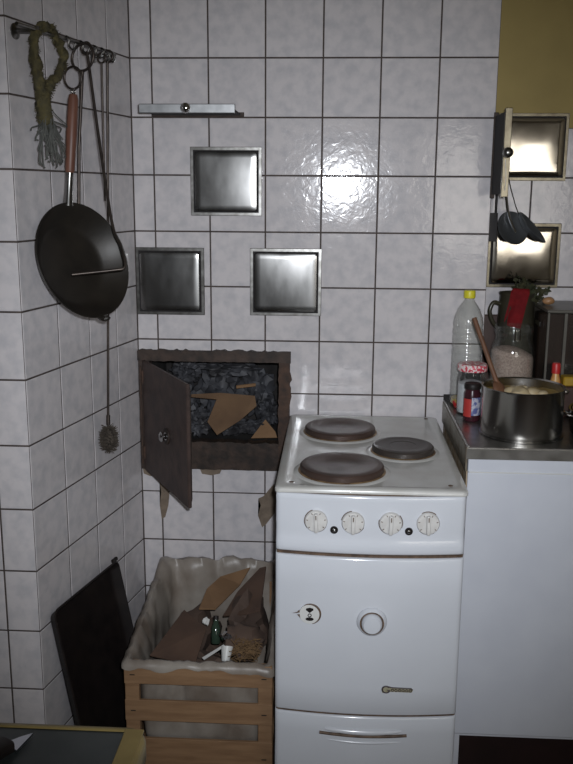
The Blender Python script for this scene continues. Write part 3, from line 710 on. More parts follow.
# cooking pot with stew and a wooden spoon
px, py, pr, ph = 0.943, -0.330, 0.0965, 0.118
t = thing('cooking_pot', 'stainless steel pot of stew at the front of the worktop', 'pot', (px, py, WZ))
obj('pot_body', lathe(BM(), [(0, .004), (.088, .004), (.0925, .002), (.0945, .005), (pr - .0012, .012), (pr - .0012, ph - .006), (pr + .0015, ph - .001), (pr + .001, ph), (pr - .003, ph - .003), (pr - .003, .010), (0, .008)], T(px, py, WZ), 64), POTSTEEL, t, 40)
obj('base_ring', lathe(BM(), [(.090, 0), (.0985, 0), (.0985, .003), (.0945, .0045), (.090, .004)], T(px, py, WZ), 64, close=True), STEELEDGE, t, 40)
b = BM(); n = 24; prevr = None
lathe(b, [(0, .104), (.03, .106), (.06, .103), (.085, .099), (.0930, .097), (.0930, .090), (0, .090)], T(px, py, WZ), 40)
for v in b.verts:
    if v.co.z > WZ + .094: v.co.z += .006 * noise.noise(Vector((v.co.x * 60, v.co.y * 60, 3)))
obj('stew', b, FOOD, t, 50)
for k, (dx, dy, s) in enumerate(((-.012, -.035, .026), (.014, -.028, .022), (-.030, -.012, .020), (.036, -.040, .017), (.002, .002, .020))):
    obj('dumpling', crumple(BM(), (px + dx, py + dy, WZ + .106), (s, s * .9, s * .55), k + 30, .22, 2.4, 2), FOODPALE, t, 50)
for sgn in (1,):
    a = math.radians(8)
    c0 = Vector((px + (pr - .001) * math.cos(a - .16), py + pr * math.sin(a - .16), WZ + ph - .014)); c1 = Vector((px + (pr - .001) * math.cos(a + .16), py + pr * math.sin(a + .16), WZ + ph - .014))
    o1 = Vector((math.cos(a), math.sin(a), 0)) * .012
    obj('handle', tube(BM(), smooth_path([c0, c0 + o1 * .8, (c0 + c1) / 2 + o1, c1 + o1 * .8, c1], 4), .0035, 8), CHROME, t, 60)
t = thing('wooden_spoon', 'brown wooden spoon leaning in the stew pot', 'spoon', (0.875, -.34, WZ + .09))
p0 = Vector((.828, -.270, 1.169)); p1 = Vector((.893, -.352, .985))
obj('spoon_handle', tube(BM(), [p0, p0.lerp(p1, .5), p0.lerp(p1, .82)], [.0062, .0055, .0062], 10), SPOONWOOD, t, 50)
d = (p1 - p0).normalized(); a_, b_ = frame_of(d)
b = lathe(BM(), [(0, -.03), (.012, -.026), (.019, -.012), (.021, .004), (.016, .020), (.006, .030), (0, .031)], basis(p0.lerp(p1, .90), a_, b_, d), 18)
for v in b.verts:
    w_ = v.co - p0.lerp(p1, .9); v.co -= b_ * w_.dot(b_) * .6
obj('spoon_bowl', b, SPOONWOOD, t, 60)
# large grain jar
gx, gy = 0.961, -0.092
t = thing('grain_jar', 'large glass preserving jar half full of grain', 'jar', (gx, gy, WZ))
prof = [(0, .002), (.050, 0), (.056, .005), (.0575, .02), (.0575, .150), (.054, .172), (.0475, .190), (.0465, .204), (.050, .208), (.050, .222), (.048, .226)]
obj('glass', lathe(BM(), prof + [(r - .003 if r else 0, max(z, .006)) for r, z in prof[::-1]], T(gx, gy, WZ), 40), GLASS, t, 60)
b = lathe(BM(), [(0, .007), (.0535, .007), (.0540, .02), (.0540, .150), (.050, .158), (.03, .166), (.012, .170), (0, .169)], T(gx, gy, WZ), 40)
for v in b.verts:
    if v.co.z > WZ + .149: v.co.z += (v.co.x - gx) * -.18
obj('grain', b, GRAIN, t, 40)
obj('clasp', tube(BM(), [(gx - .006, gy - .0515, WZ + .222), (gx - .006, gy - .0535, WZ + .195), (gx + .006, gy - .0535, WZ + .195), (gx + .006, gy - .0515, WZ + .222)], .0016, 6), CHROME, t, 50)
# dark jug with red cloth, herbs behind it
ux, uy = 0.989, 0.032
t = thing('enamel_jug', 'dark olive enamel jug with a looped side handle', 'jug', (ux, uy, WZ))
obj('jug_body', lathe(BM(), [(0, 0), (.046, 0), (.050, .006), (.0500, .20), (.048, .262), (.0465, .290), (.049, .296), (.049, .299), (.045, .297), (.043, .28), (.045, .20), (.046, .01), (0, .008)], T(ux, uy, WZ), 36), JUG, t, 40)
obj('handle', tube(BM(), smooth_path([(ux - .047, uy - .008, WZ + .268), (ux - .064, uy - .012, WZ + .272), (ux - .074, uy - .014, WZ + .250), (ux - .066, uy - .013, WZ + .222), (ux - .048, uy - .009, WZ + .200)], 6), .0058, 10), JUG, t, 60)
b = BM(); V = []
for i in range(15):
    row = []
    for j in range(9):
        u = i / 14; v = j / 8
        # hangs over the jug's front rim and down its side
        a = math.radians(-96 + 50 * (v - .5) - 26 * u)
        rad = .0555 + .002 * math.sin(v * 14 + u * 3) + .0015 * math.sin(u * 9)
        if u < .25: rad = .034 + (.0555 - .034) * (u / .25)
        z = WZ + .309 + .006 * math.sin(math.pi * min(1, u / .3)) - max(0, u - .25) * .125 - .008 * v * u
        row.append(b.verts.new((ux + .010 + rad * math.cos(a), uy + rad * math.sin(a), z)))
    V.append(row)
for i in range(14):
    for j in range(8): b.faces.new((V[i][j], V[i + 1][j], V[i + 1][j + 1], V[i][j + 1]))
bmesh.ops.solidify(b, geom=b.faces[:], thickness=.003)
tag(obj('red_cloth', b, REDCLOTH, None, 60), 'red cloth folded over the rim of the dark jug', 'cloth')
t = thing('herb_bunch', 'drooping bunch of green herbs standing in the dark jug', 'herbs', (ux + .02, uy, WZ + .25))
b = BM(); bl = BM(); rr = random.Random(5)
for k in range(22):
    a = rr.uniform(-.7, 2.0); L_ = rr.uniform(.025, .062)
    s0 = Vector((ux + .008 + rr.uniform(-.012, .012), uy + rr.uniform(-.012, .012), WZ + .28))
    tip = s0 + Vector((math.sin(a) * L_ * 1.1, rr.uniform(-.025, .012), math.cos(a) * L_ * .75 + .012))
    mid = (s0 + tip) / 2 + Vector((0, 0, .012))
    P_ = smooth_path([s0, mid, tip], 4); tube(b, P_, .0013, 5)
    for q_ in range(9):
        c = P_[rr.randrange(2, len(P_))] + Vector((rr.uniform(-.007, .007), rr.uniform(-.007, .007), rr.uniform(-.006, .006)))
        d1 = Vector((rr.uniform(-1, 1), rr.uniform(-1, .6), rr.uniform(-.8, .8))).normalized(); d2 = d1.cross(Vector((rr.uniform(-1, 1), rr.uniform(-1, 1), rr.uniform(-1, 1)))).normalized(); ln = rr.uniform(.012, .022)
        f = [bl.verts.new(c), bl.verts.new(c + d1 * ln * .5 + d2 * ln * .38), bl.verts.new(c + d1 * ln), bl.verts.new(c + d1 * ln * .5 - d2 * ln * .38)]
        bl.faces.new(f)
obj('stems', b, LEAF, t)
lf = obj('leaves', bl, LEAF, t); lf['kind'] = 'stuff'
ob = tag(obj('cutting_board', box(BM(), .905, 1.030, .084, .097, WZ, 1.130, .004, 2), BOARD), 'dark brown board upright against the wall behind the jars', 'cutting board')
# clear plastic bin
qx0, qx1, qy0, qy1, qz1 = 1.041, 1.330, -0.118, 0.090, 1.172
t = thing('plastic_bin', 'smoky clear plastic bin with a lid at the right edge', 'bin', ((qx0 + qx1) / 2, -.015, WZ))
b = BM(); w_ = .003
box(b, qx0, qx0 + w_, qy0, qy1, WZ, qz1 - .008); box(b, qx1 - w_, qx1, qy0, qy1, WZ, qz1 - .008)
box(b, qx0 + w_, qx1 - w_, qy0, qy0 + w_, WZ, qz1 - .008); box(b, qx0 + w_, qx1 - w_, qy1 - w_, qy1, WZ, qz1 - .008); box(b, qx0 + w_, qx1 - w_, qy0 + w_, qy1 - w_, WZ, WZ + w_)
obj('bin_box', b, SMOKED, t)
LIDM = mat('grey_lid', (.10, .094, .080), (.075, .07, .06), 20, .35)
obj('bin_lid', box(BM(), qx0 - .003, qx1 + .003, qy0 - .003, qy1 + .002, qz1 - .0085, qz1, .003, 2), LIDM, t)
obj('corner_post', box(BM(), qx0 - .001, qx0 + .005, qy0 - .001, qy0 + .005, WZ, qz1 - .009, .001, 1), LIDM, t)
obj('corner_post', box(BM(), 1.083, 1.091, qy0 - .001, qy0 + .002, WZ, qz1 - .009, .0007, 1), LIDM, t)
obj('glint_piece', box(BM(), qx0 - .006, qx0 - .0005, -.055, .010, 1.118, 1.132, .002, 1), CHROME, t)  # chrome piece added to give a bright glint beside the bin
tag(obj('bin_mug', lathe(BM(), [(0, .004), (.034, .004), (.038, .01), (.040, .11), (.037, .11), (.035, .012), (0, .010)], T(1.095, -.045, WZ), 24), BLACK, None, 40), 'black mug standing inside the clear bin', 'mug')
tag(obj('bin_tin', lathe(BM(), [(0, .004), (.036, .004), (.036, .16), (.034, .166), (0, .166)], T(1.175, -.03, WZ), 24), JUG, None, 40), 'dark tin standing inside the clear bin beside the mug', 'tin')
tag(obj('bin_backing', box(BM(), 1.050, 1.318, .022, .078, WZ + .004, WZ + .245, .004, 1), BOARD), 'wide dark brown backing added to darken the clear bin', 'packet')  # backing put in so the inside of the bin looks dark
tag(obj('onion', crumple(BM(), (1.062, -.020, qz1 + .012), (.016, .014, .011), 61, .1, 1.5, 3), ONION, None, 60), 'pale onion lying on the lid of the clear bin', 'onion')
# sauce bottle and yellow packet
sx_, sy_ = 1.063, -0.148
t = thing('sauce_bottle', 'small sauce bottle with red cap in front of the bin', 'bottle', (sx_, sy_, WZ))
obj('bottle_body', lathe(BM(), [(0, 0), (.012, 0), (.0135, .004), (.0135, .090), (.009, .108), (.008, .114), (0, .114)], T(sx_, sy_, WZ), 20), mat('sauce', (.45, .10, .03), (.50, .30, .10), 50, .35), t, 40)
obj('cap', lathe(BM(), [(0, .112), (.0110, .112), (.0110, .134), (.009, .139), (0, .139)], T(sx_, sy_, WZ), 20), RED, t, 40)
tag(obj('yellow_packet', box(BM(), 1.0800, 1.140, -.165, -.128, .9815, 1.006, .003, 1), mat('yellow_card', (.36, .23, .02), (.30, .18, .015), 12, .5)), 'yellow packet lying on a dark tin beside the sauce bottle', 'packet')
tag(obj('square_tin', box(BM(), 1.0805, 1.145, -.168, -.126, WZ, .981, .003, 1), BOARD), 'dark square tin under the yellow packet', 'tin')
# second pot at the right edge
ex, ey, er, eh = 1.165, -0.335, 0.108, 0.062
t = thing('saucepan', 'dark low saucepan cut off by the right edge of the photo', 'saucepan', (ex, ey, WZ))
obj('pan_body', lathe(BM(), [(0, 0), (.098, 0), (.104, .006), (er, eh - .004), (er + .002, eh), (er - .003, eh - .001), (.100, .008), (0, .006)], T(ex, ey, WZ), 48), mat('dark_steel', (.16, .155, .15), (.11, .108, .10), 10, .25, 1.0), t, 40)
obj('lid', lathe(BM(), [(0, eh + .020), (.03, eh + .018), (.08, eh + .008), (er - .006, eh - .001), (er - .006, eh - .004), (.08, eh + .005), (0, eh + .016)], T(ex, ey, WZ), 48, close=False), POTSTEEL, t, 50)
obj('handle', tube(BM(), smooth_path([(ex - er + .002, ey - .02, WZ + eh - .012), (ex - er - .013, ey - .018, WZ + eh - .008), (ex - er - .014, ey + .016, WZ + eh - .008), (ex - er + .002, ey + .02, WZ + eh - .012)], 5), .0032, 8), CHROME, t, 60)
tag(obj('red_dish', lathe(BM(), [(0, .003), (.020, .002), (.028, .014), (.029, .016), (.027, .0165), (.019, .006), (0, .005)], Matrix.Translation((.829, -.036 - .05, WZ)) @ Matrix.Diagonal((.65, .65, 1, 1)), 24), RED, None, 40), 'small red plastic dish on the worktop by the bottle foot', 'dish')

# ------------------------------------------------------------------ ladles hanging behind the upright damper
t = thing('skimmer', 'dark grey round skimmer hanging below the upright damper', 'skimmer', (.952, .04, 1.32))
c = Vector((.964, .030, 1.372)); nrm = Vector((.35, -.80, .35)).normalized(); upv = (Vector((-.25, 0, 1)) - nrm * nrm.dot(Vector((-.25, 0, 1)))).normalized(); sd = upv.cross(nrm)
obj('disc', lathe(BM(), [(0, -.006), (.025, -.004), (.044, .001), (.047, .004), (.046, .006), (.03, -.001), (0, -.003)], basis(c, sd, upv, nrm), 32), UTENSIL, t, 50)
obj('skimmer_handle', tube(BM(), smooth_path([c + nrm * .008 - upv * .015, c + upv * .03 + nrm * .006, (.946, .045, 1.46), (.940, .070, 1.56), (.938, .080, 1.64)], 6), .0040, 8), CHROME, t, 60)
t = thing('ladle', 'thin steel ladle hanging edge-on beside the round skimmer', 'ladle', (1.02, .05, 1.33))
c = Vector((1.020, .052, 1.372)); dl = Vector((.085, 0, -.090)).normalized(); nrm = Vector((.62, -.35, .60)).normalized(); nrm = (nrm - dl * nrm.dot(dl)).normalized(); sd = dl.cross(nrm)
b = lathe(BM(), [(0, -.016), (.018, -.013), (.030, -.004), (.034, .004), (.033, .005), (.028, -.001), (.016, -.010), (0, -.013)], basis(c, dl, sd, nrm), 28)
for v in b.verts: v.co += dl * (v.co - c).dot(dl) * .62
obj('ladle_bowl', b, UTENSIL, t, 50)
obj('ladle_handle', tube(BM(), smooth_path([c - dl * .052, (.972, .055, 1.440), (.952, .070, 1.52), (.946, .085, 1.64)], 6), .0016, 6), CHROME, t, 60)
t = thing('spatula', 'dark handled spatula mostly hidden behind the skimmer', 'spatula', (.925, .06, 1.36))
obj('spatula_handle', tube(BM(), [(.924, .060, 1.40), (.926, .075, 1.64)], .0035, 8), BLACK, t, 50)
obj('blade', box(BM(), .908, .930, .058, .061, 1.335, 1.412, .001, 1), BLACK, t)
b = BM()
hr = thing('hook_rail', 'small steel hook strip behind the upright damper', 'hook rail', (.935, .095, 1.63))
obj('strip', box(BM(), .915, .958, .094, .0995, 1.635, 1.650, .001, 1), STEELEDGE, hr)
for x, y in ((.926, .075), (.938, .080), (.946, .085)): obj('hook', tube(BM(), [(x, .094, 1.641), (x, y - .004, 1.637), (x, y - .006, 1.645)], .0014, 6), CHROME, hr)
tag(obj('hanging_string', tube(BM(), smooth_path([(.8935, -.198, 1.545), (.898, -.196, 1.50), (.905, -.150, 1.44), (.912, -.140, 1.425)], 5), .0008, 5), WHITEPLASTIC), 'thin pale string looped from the upright damper knob', 'string')

# ------------------------------------------------------------------ wooden crate with its plastic sack and rubbish
KX0, KX1, KY0, KY1 = 0.004, 0.3600, -0.520, -0.030
cr = thing('wooden_crate', 'slatted wooden crate on the floor beside the cooker', 'crate', ((KX0 + KX1) / 2, (KY0 + KY1) / 2, FL))
ST = .008
for z0, z1 in ((FL + .022, .166), (.213, .268), (.311, .362)):
    for y in (KY0, KY1 - ST): obj('slat', box(BM(), KX0, KX1, y, y + ST, z0, z1, .001, 1), WOOD, cr)
    for x in (KX0, KX1 - ST): obj('slat', box(BM(), x, x + ST, KY0 + ST + .001, KY1 - ST - .001, z0, z1, .001, 1), WOOD, cr)
for (x, y) in ((KX0 + .001, KY0 + .0015), (KX1 - .035, KY0 + .0015), (KX0 + ST, KY1 - ST - .018), (KX1 - ST - .034, KY1 - ST - .018)):
    obj('corner_post', box(BM(), x, x + .034, y, y + .018, FL, .366, .0015, 1), WOOD, cr)
for k in range(4):
    obj('bottom_board', box(BM(), KX0 + .010, KX1 - .010, KY0 + .035 + k * .112, KY0 + .125 + k * .112, FL + .010, FL + .018, .001, 1), WOOD, cr)
for (x, z) in ((KX0 + .02, .335), (KX0 + .02, .24), (KX1 - .02, .335), (KX1 - .02, .24), (KX1 - .02, .12)):
    obj('staple', box(BM(), x - .006, x + .006, KY0 - .0012, KY0, z - .001, z + .001), DARK, cr)
# sack: grid wrapped round the inside, folded over the rim
b = BM(); loop = []
def lerp(a, c, t_): return a + (c - a) * t_
ix0, ix1, iy0, iy1 = KX0 + .048, KX1 - .048, KY0 + .040, KY1 - .040
nL = 168; V = []
def perim(t_, ins):
    x0, x1, y0, y1 = KX0 + .011 + ins, KX1 - .011 - ins, KY0 + .011 + ins, KY1 - .011 - ins
    pts_ = rrect(x0, x1, y0, y1, .03, 5); n_ = len(pts_); f = t_ * n_; i = int(f) % n_; j = (i + 1) % n_; k = f - int(f)
    return lerp(pts_[i][0], pts_[j][0], k), lerp(pts_[i][1], pts_[j][1], k)
# resample the rounded rectangle evenly
def even_loop(ins, n):
    x0, x1, y0, y1 = KX0 + ins, KX1 - ins, KY0 + ins, KY1 - ins
    pts_ = rrect(x0, x1, y0, y1, max(.012, .03 if ins > .02 else .014), 4) ; seg = []; tot = 0
    for i in range(len(pts_)):
        a, c = pts_[i], pts_[(i + 1) % len(pts_)]; l = math.hypot(a[0] - c[0], a[1] - c[1]); seg.append((tot, l, a, c)); tot += l
    out = []
    for k in range(n):
        s = tot * k / n
        for st_, l, a, c in seg:
            if st_ <= s < st_ + l + 1e-9: q_ = (s - st_) / max(l, 1e-9); out.append((lerp(a[0], c[0], q_), lerp(a[1], c[1], q_))); break
    return out
def rimz(x, y):    # the sack stands higher at the back
    t_ = (y - KY0) / (KY1 - KY0); return .370 + .052 * max(0, t_) ** 1.2 + (.003 + .010 * max(0, t_)) * noise.noise(Vector((x * 26, y * 26, 2.5))) + .004 * noise.noise(Vector((x * 70, y * 70, 4.5)))
levels = []
for ins, kind_ in ((.040, 0.0), (.030, .25), (.028, .5), (.026, .75), (.018, .92), (.010, 1.0), (.004, 1.005), (-.006, .97), (-.0075, .90)):
    L_ = []
    for (x, y) in even_loop(ins, nL):
        rz = rimz(x, y); zb = FL + .028
        nz_ = noise.noise(Vector((x * 22, y * 22, kind_ * 3.0))); n3 = noise.noise(Vector((x * 40, y * 40, 9 + kind_ * 5)))
        if kind_ <= 1.0 and ins > 0:
            z = zb + (rz - zb) * kind_ + (.006 * nz_ if kind_ > .1 and kind_ < .95 else 0)
            ox, oy = .015 * nz_ * (kind_ > .1) * (kind_ < .95), .015 * n3 * (kind_ > .1) * (kind_ < .95)
            if ox < 0: ox *= .6
        else:
            depth = {.004: 0, -.006: .008, -.0075: .017}[ins] * (1 + .9 * nz_)
            back = (y - KY0) / (KY1 - KY0)
            z = rz + .002 * n3 - depth * (1 - .6 * back); ox = 0; oy = 0
            if ins < 0:
                z = max(z, .326)
        L_.append((x + ox, y + oy, z))
    levels.append(L_)
# keep the fold clear of wall and cooker
levels = [[(min(x, .3660), min(y, -.016), z) for x, y, z in L_] for L_ in levels]
loft(b, levels, False, True)
bmesh.ops.triangulate(b, faces=[f for f in b.faces if len(f.verts) > 4])
tag(obj('plastic_sack', b, LINER, None, 80), 'pale plastic sack lining the wooden crate and folded over its rim', 'sack')
# contents
crump('paper_bag', 'dark brown crumpled bag filling the right of the crate', 'paper bag', (.268, -.180, .302), (.056, .120, .088), 71, BAGPAPER, None, .22, 1.7)
crump('paper_bag', 'crumpled brown bag under the loose cardboard at the back left', 'paper bag', (.125, -.165, .250), (.070, .105, .085), 72, BAGPAPER, None, .22, 1.7)
crump('paper_bag', 'grey brown crumpled bag at the front of the crate', 'paper bag', (.170, -.390, .245), (.115, .078, .078), 73, BAGPAPER, None, .22, 1.9)
crump('paper_bag', 'rumpled brown bag on top at the right, behind the straw', 'paper bag', (.272, -.330, .328), (.058, .070, .042), 74, BAGPAPER, None, .25, 1.9)
sheet('cardboard_flap', 'pale brown cardboard flap on top at the back of the crate', 'cardboard', [(.142, -.240, .366), (.148, -.130, .372), (.178, -.072, .382), (.262, -.052, .404), (.238, -.100, .374), (.184, -.222, .358)], .004, CARDLIGHT)
sheet('cardboard_sheet', 'dark brown cardboard sheet leaning in the left front of the crate', 'cardboard', [(.056, -.462, .352), (.106, -.262, .372), (.178, -.352, .366), (.170, -.468, .345), (.120, -.472, .345)], .004, CARDDARK)
sheet('cardboard_sheet', 'large dark cardboard sheet standing at the back right of the crate', 'cardboard', [(.205, -.215, .335), (.238, -.150, .376), (.292, -.062, .408), (.309, -.060, .412), (.309, -.250, .372), (.270, -.250, .360)], .004, CARDDARK)
t = thing('glass_bottle', 'small dark green glass bottle sticking out of the crate rubbish', 'bottle', (.197, -.318, .33))
bmx = basis((.199, -.330, .318), Vector((1, 0, 0)), Vector((0, .93, -.36)), Vector((-.03, .36, .93)))
obj('bottle_body', lathe(BM(), [(0, 0), (.0105, 0), (.012, .003), (.012, .040), (.0065, .055), (.006, .062), (0, .062)], bmx, 18), GREENGLASS, t, 50)
obj('bottle_cap', lathe(BM(), [(0, .061), (.007, .061), (.007, .070), (0, .0705)], bmx, 18), BLACK, t, 40)
crump('foil_scrap', 'small crumpled silver foil scrap beside the green bottle', 'foil', (.226, -.352, .352), (.017, .015, .011), 81, CHROME, None, .4, 3.0, 2)
crump('white_scrap', 'small white paper scrap left of the green bottle', 'paper', (.172, -.318, .374), (.010, .012, .010), 82, WHITEPLASTIC, None, .35, 2.5, 2)
b = lathe(BM(), [(.010, 0), (.015, .034), (.0142, .034), (.0092, .001)], basis((.240, -.452, .340), Vector((1, 0, 0)), Vector((0, .8, -.6)), Vector((.05, .6, .8))), 20, close=True)
tag(obj('plastic_cup', b, WHITEPLASTIC, None, 50), 'white plastic cup lying at the front of the crate', 'cup')
sheet('paper_strip', 'narrow white paper strip lying across the front of the crate', 'paper', [(.185, -.470, .356), (.232, -.425, .368), (.236, -.430, .367), (.191, -.477, .355)], .0015, WHITEPLASTIC)
b = BM(); rr = random.Random(9)
for k in range(170):
    c = Vector((rr.uniform(.258, .318), rr.uniform(-.455, -.380), .352 + rr.uniform(-.012, .016))); d = Vector((rr.uniform(-1, 1), rr.uniform(-1, 1), rr.uniform(-.5, .5))).normalized() * rr.uniform(.008, .016)
    tube(b, [c - d, c + d], .0011, 4)
tag(obj('straw_tuft', b, STRAW), 'tuft of brown straw at the front right of the crate', 'straw', None, 'stuff')

# ------------------------------------------------------------------ black baking tray leaning on the left wall
t = thing('baking_tray', 'black baking tray leaning against the left wall beside the crate', 'baking tray', LW(.36, .09, FL))
A = LW(.563, .004, .505); B = LW(.222, .004, .494); D0_ = LW(.578, .100, FL + .004)
xd = (B - A).normalized(); zd = (A - D0_); zd = (zd - xd * zd.dot(xd)).normalized(); nd = zd.cross(xd).normalized()
if nd.dot(WN) < 0: nd = -nd
W_, H_ = (B - A).length, (A - D0_).length
cen = A + xd * W_ / 2 - zd * H_ / 2
mt = basis(cen, xd, zd, nd)
lp = []
for ins, h, r in ((.0, .022, .022), (.004, .024, .02), (.006, .020, .018), (.016, .004, .014), (.022, .0, .014)):
    lp.append([mt @ Vector((x, y, h)) for x, y in rrect(-W_ / 2 + ins, W_ / 2 - ins, -H_ / 2 + ins, H_ / 2 - ins, r, 5)])
b = loft(BM(), lp[::-1] if False else lp, True, False)
lp2 = []
for ins, h, r in ((.0, .022, .022), (.004, .018, .02), (.014, .002, .014), (.020, -.002, .014)):
    lp2.append([mt @ Vector((x, y, h)) for x, y in rrect(-W_ / 2 + ins, W_ / 2 - ins, -H_ / 2 + ins, H_ / 2 - ins, r, 5)])
loft(b, lp2, True, False)
bmesh.ops.remove_doubles(b, verts=b.verts, dist=1e-5)
obj('tray_pan', b, BLACK, t, 40)
b = BM(); obox(b, mt @ Matrix.Translation((W_ / 2 - .012, H_ / 2 + .001, .018)), .026, .010, .008, .002, 1); obj('tab', b, BLACK, t)
for dx in (-.13,):
    obj('rivet', lathe(BM(), [(0, 0), (.005, 0), (.004, .002), (0, .003)], mt @ Matrix.Translation((-W_ / 2 + .034, H_ / 2 - .045, .0005)), 12), RODIRON, t, 50)

# ------------------------------------------------------------------ rail and tools on the left wall
rl_ = thing('tool_rail', 'thin steel rail with a round mount on the left wall', 'rail', LW(.42, .03, 1.77))
for s in (.545, .205):
    obj('mount', lathe(BM(), [(0, 0), (.016, 0), (.016, .003), (.006, .006), (.006, .05), (.009, .053), (0, .055)], basis(LW(s, .0, 1.780), WD, Vector((0, 0, 1)), WN), 20), STEELEDGE, rl_, 40)
obj('bar', tube(BM(), [LW(.618, .05, 1.780), LW(.19, .05, 1.783)], .0042, 10), STEELEDGE, rl_, 60)
FX = Vector((.93, -.36, 0)).normalized()     # rings hang turned towards the room
HOOKS = ((.425, .058), (.362, .055), (.300, .052), (.262, .052), (.235, .05))
for s, of in HOOKS:
    obj('hook', tube(BM(), smooth_path([LW(s, .05, 1.7885), LW(s, .058, 1.783), LW(s, .057, 1.768), LW(s, .066, 1.760), LW(s, .073, 1.772)], 4), .0021, 6), STEELEDGE, rl_, 60)
# frying pan
C = Vector((-.058, -.491, 1.315)); pn = Vector((.82, -.49, .30)).normalized(); pu = (Vector((0, 0, 1)) - pn * pn.z).normalized(); phh = pu.cross(pn)
t = thing('frying_pan', 'black iron frying pan with a wooden handle hanging on the left wall', 'pan', (C.x, C.y, C.z - .13))
R_ = .1295
obj('pan_bowl', lathe(BM(), [(0, -.047), (.080, -.047), (.094, -.042), (R_ - .003, -.002), (R_, .001), (R_ - .002, .002), (R_ - .008, -.005), (.093, -.038), (.080, -.044), (0, -.044)], basis(C, phh, pu, pn), 64), PANIRON, t, 35)
h0 = C + pu * (R_ - .006) - pn * .006; h3 = Vector((-.079, -.447, 1.666))
h1 = h0.lerp(h3, .30)
obj('ferrule', tube(BM(), smooth_path([h0, h0.lerp(h1, .5), h1], 4), [.011, .0105, .0095, .009, .0085, .0085, .0085, .0088, .009], 12), STEEL, t, 60)
obj('pan_handle', tube(BM(), [h1, h1.lerp(h3, .03), h1.lerp(h3, .5), h1.lerp(h3, .93), h3], [.0085, .0105, .0120, .0112, .0085], 14), HANDLEWOOD, t, 60)
hd = (h3 - h1).normalized()
obj('eye', tube(BM(), ring_pts(h3 + hd * .006, .006, hd, WD, 14), .0016, 6, closed=True), CHROME, t, 60)
loopc = LW(.428, .064, 1.702)
obj('hanging_loop', tube(BM(), ring_pts(loopc, .023, FX, Vector((0, 0, 1)), 28), .0026, 7, closed=True), RODIRON, t, 60)
obj('foot_lug', crumple(BM(), C - pu * (R_ + .001) - phh * -.012, (.014, .010, .008), 91, .3, 3, 2), PANIRON, t)
# ring-topped rod behind the pan
t = thing('ring_rod', 'iron rod with a large ring top hanging behind the pan handle', 'fire iron', (-.088, -.386, 1.40))
obj('ring', tube(BM(), ring_pts(LW(.372, .060, 1.752), .029, FX, Vector((.10, 0, .99)), 28), .0030, 8, closed=True), RODIRON, t, 60)
obj('shaft', tube(BM(), [LW(.372, .058, 1.722), LW(.380, .046, 1.56), LW(.384, .040, 1.40)], .0038, 8), RODIRON, t, 60)
# hooked poker lying over the pan
t = thing('poker', 'hooked iron poker hanging across the front of the pan', 'poker', (.03, -.52, 1.30))
pk = smooth_path([LW(.362, .066, 1.766), (-.039, -.400, 1.574), (-.001, -.461, 1.395), (.024, -.495, 1.350), (.038, -.516, 1.318)], 6) + smooth_path([(.0395, -.519, 1.308), (.036, -.523, 1.301), (.020, -.528, 1.298), (-.068, -.552, 1.289)], 5)
obj('poker_rod', tube(BM(), pk, .0034, 8), RODIRON, t, 60)
obj('poker_eye', tube(BM(), ring_pts(LW(.362, .064, 1.772), .013, FX, Vector((0, 0, 1)), 16), .0026, 7, closed=True), RODIRON, t, 60)
# plain skewer rod
t = thing('skewer', 'thin plain iron rod hanging between the poker and the brush', 'fire iron', (-.07, -.26, 1.43))
obj('skewer_rod', tube(BM(), [LW(.277, .058, 1.755), LW(.262, .046, 1.44)], .0024, 8), RODIRON, t, 60)
obj('skewer_eye', tube(BM(), ring_pts(LW(.277, .058, 1.764), .011, FX, Vector((0, 0, 1)), 16), .0022, 7, closed=True), RODIRON, t, 60)
# flue brush
t = thing('flue_brush', 'long wire handled flue brush hanging down the left wall', 'brush', LW(.262, .03, .80))
obj('brush_rod', tube(BM(), [LW(.240, .055, 1.762), LW(.226, .036, 1.44), LW(.256, .030, .90), LW(.262, .032, .81)], .0030, 8), RODIRON, t, 60)
obj('brush_eye', tube(BM(), ring_pts(LW(.238, .056, 1.773), .013, FX, Vector((0, 0, 1)), 16), .0026, 7, closed=True), RODIRON, t, 60)
b = BM(); rr = random.Random(3); c = LW(.262, .032, .845)
for k in range(420):
    z = rr.uniform(-.032, .030); a = rr.uniform(0, 2 * math.pi); L_ = rr.uniform(.020, .031) * math.sqrt(max(.15, 1 - (z / .042) ** 2))
    dirv = WD * math.cos(a) + WN * math.sin(a) * (.9 if math.sin(a) > 0 else .85) + Vector((0, 0, rr.uniform(-.35, .35)))
    p0 = c + Vector((0, 0, z)); p1 = p0 + dirv * L_
    tube(b, [p0, p1], .0009, 4, cap=False)
lb = obj('bristles', b, BRISTLE, t); lb['kind'] = 'stuff'
obj('bristle_core', crumple(BM(), c, (.016, .016, .034), 5, .2, 3, 2), BRISTLE, t)
obj('collar', tube(BM(), [LW(.2575, .030, .880), LW(.2555, .030, .905)], .005, 8), RODIRON, t, 50)
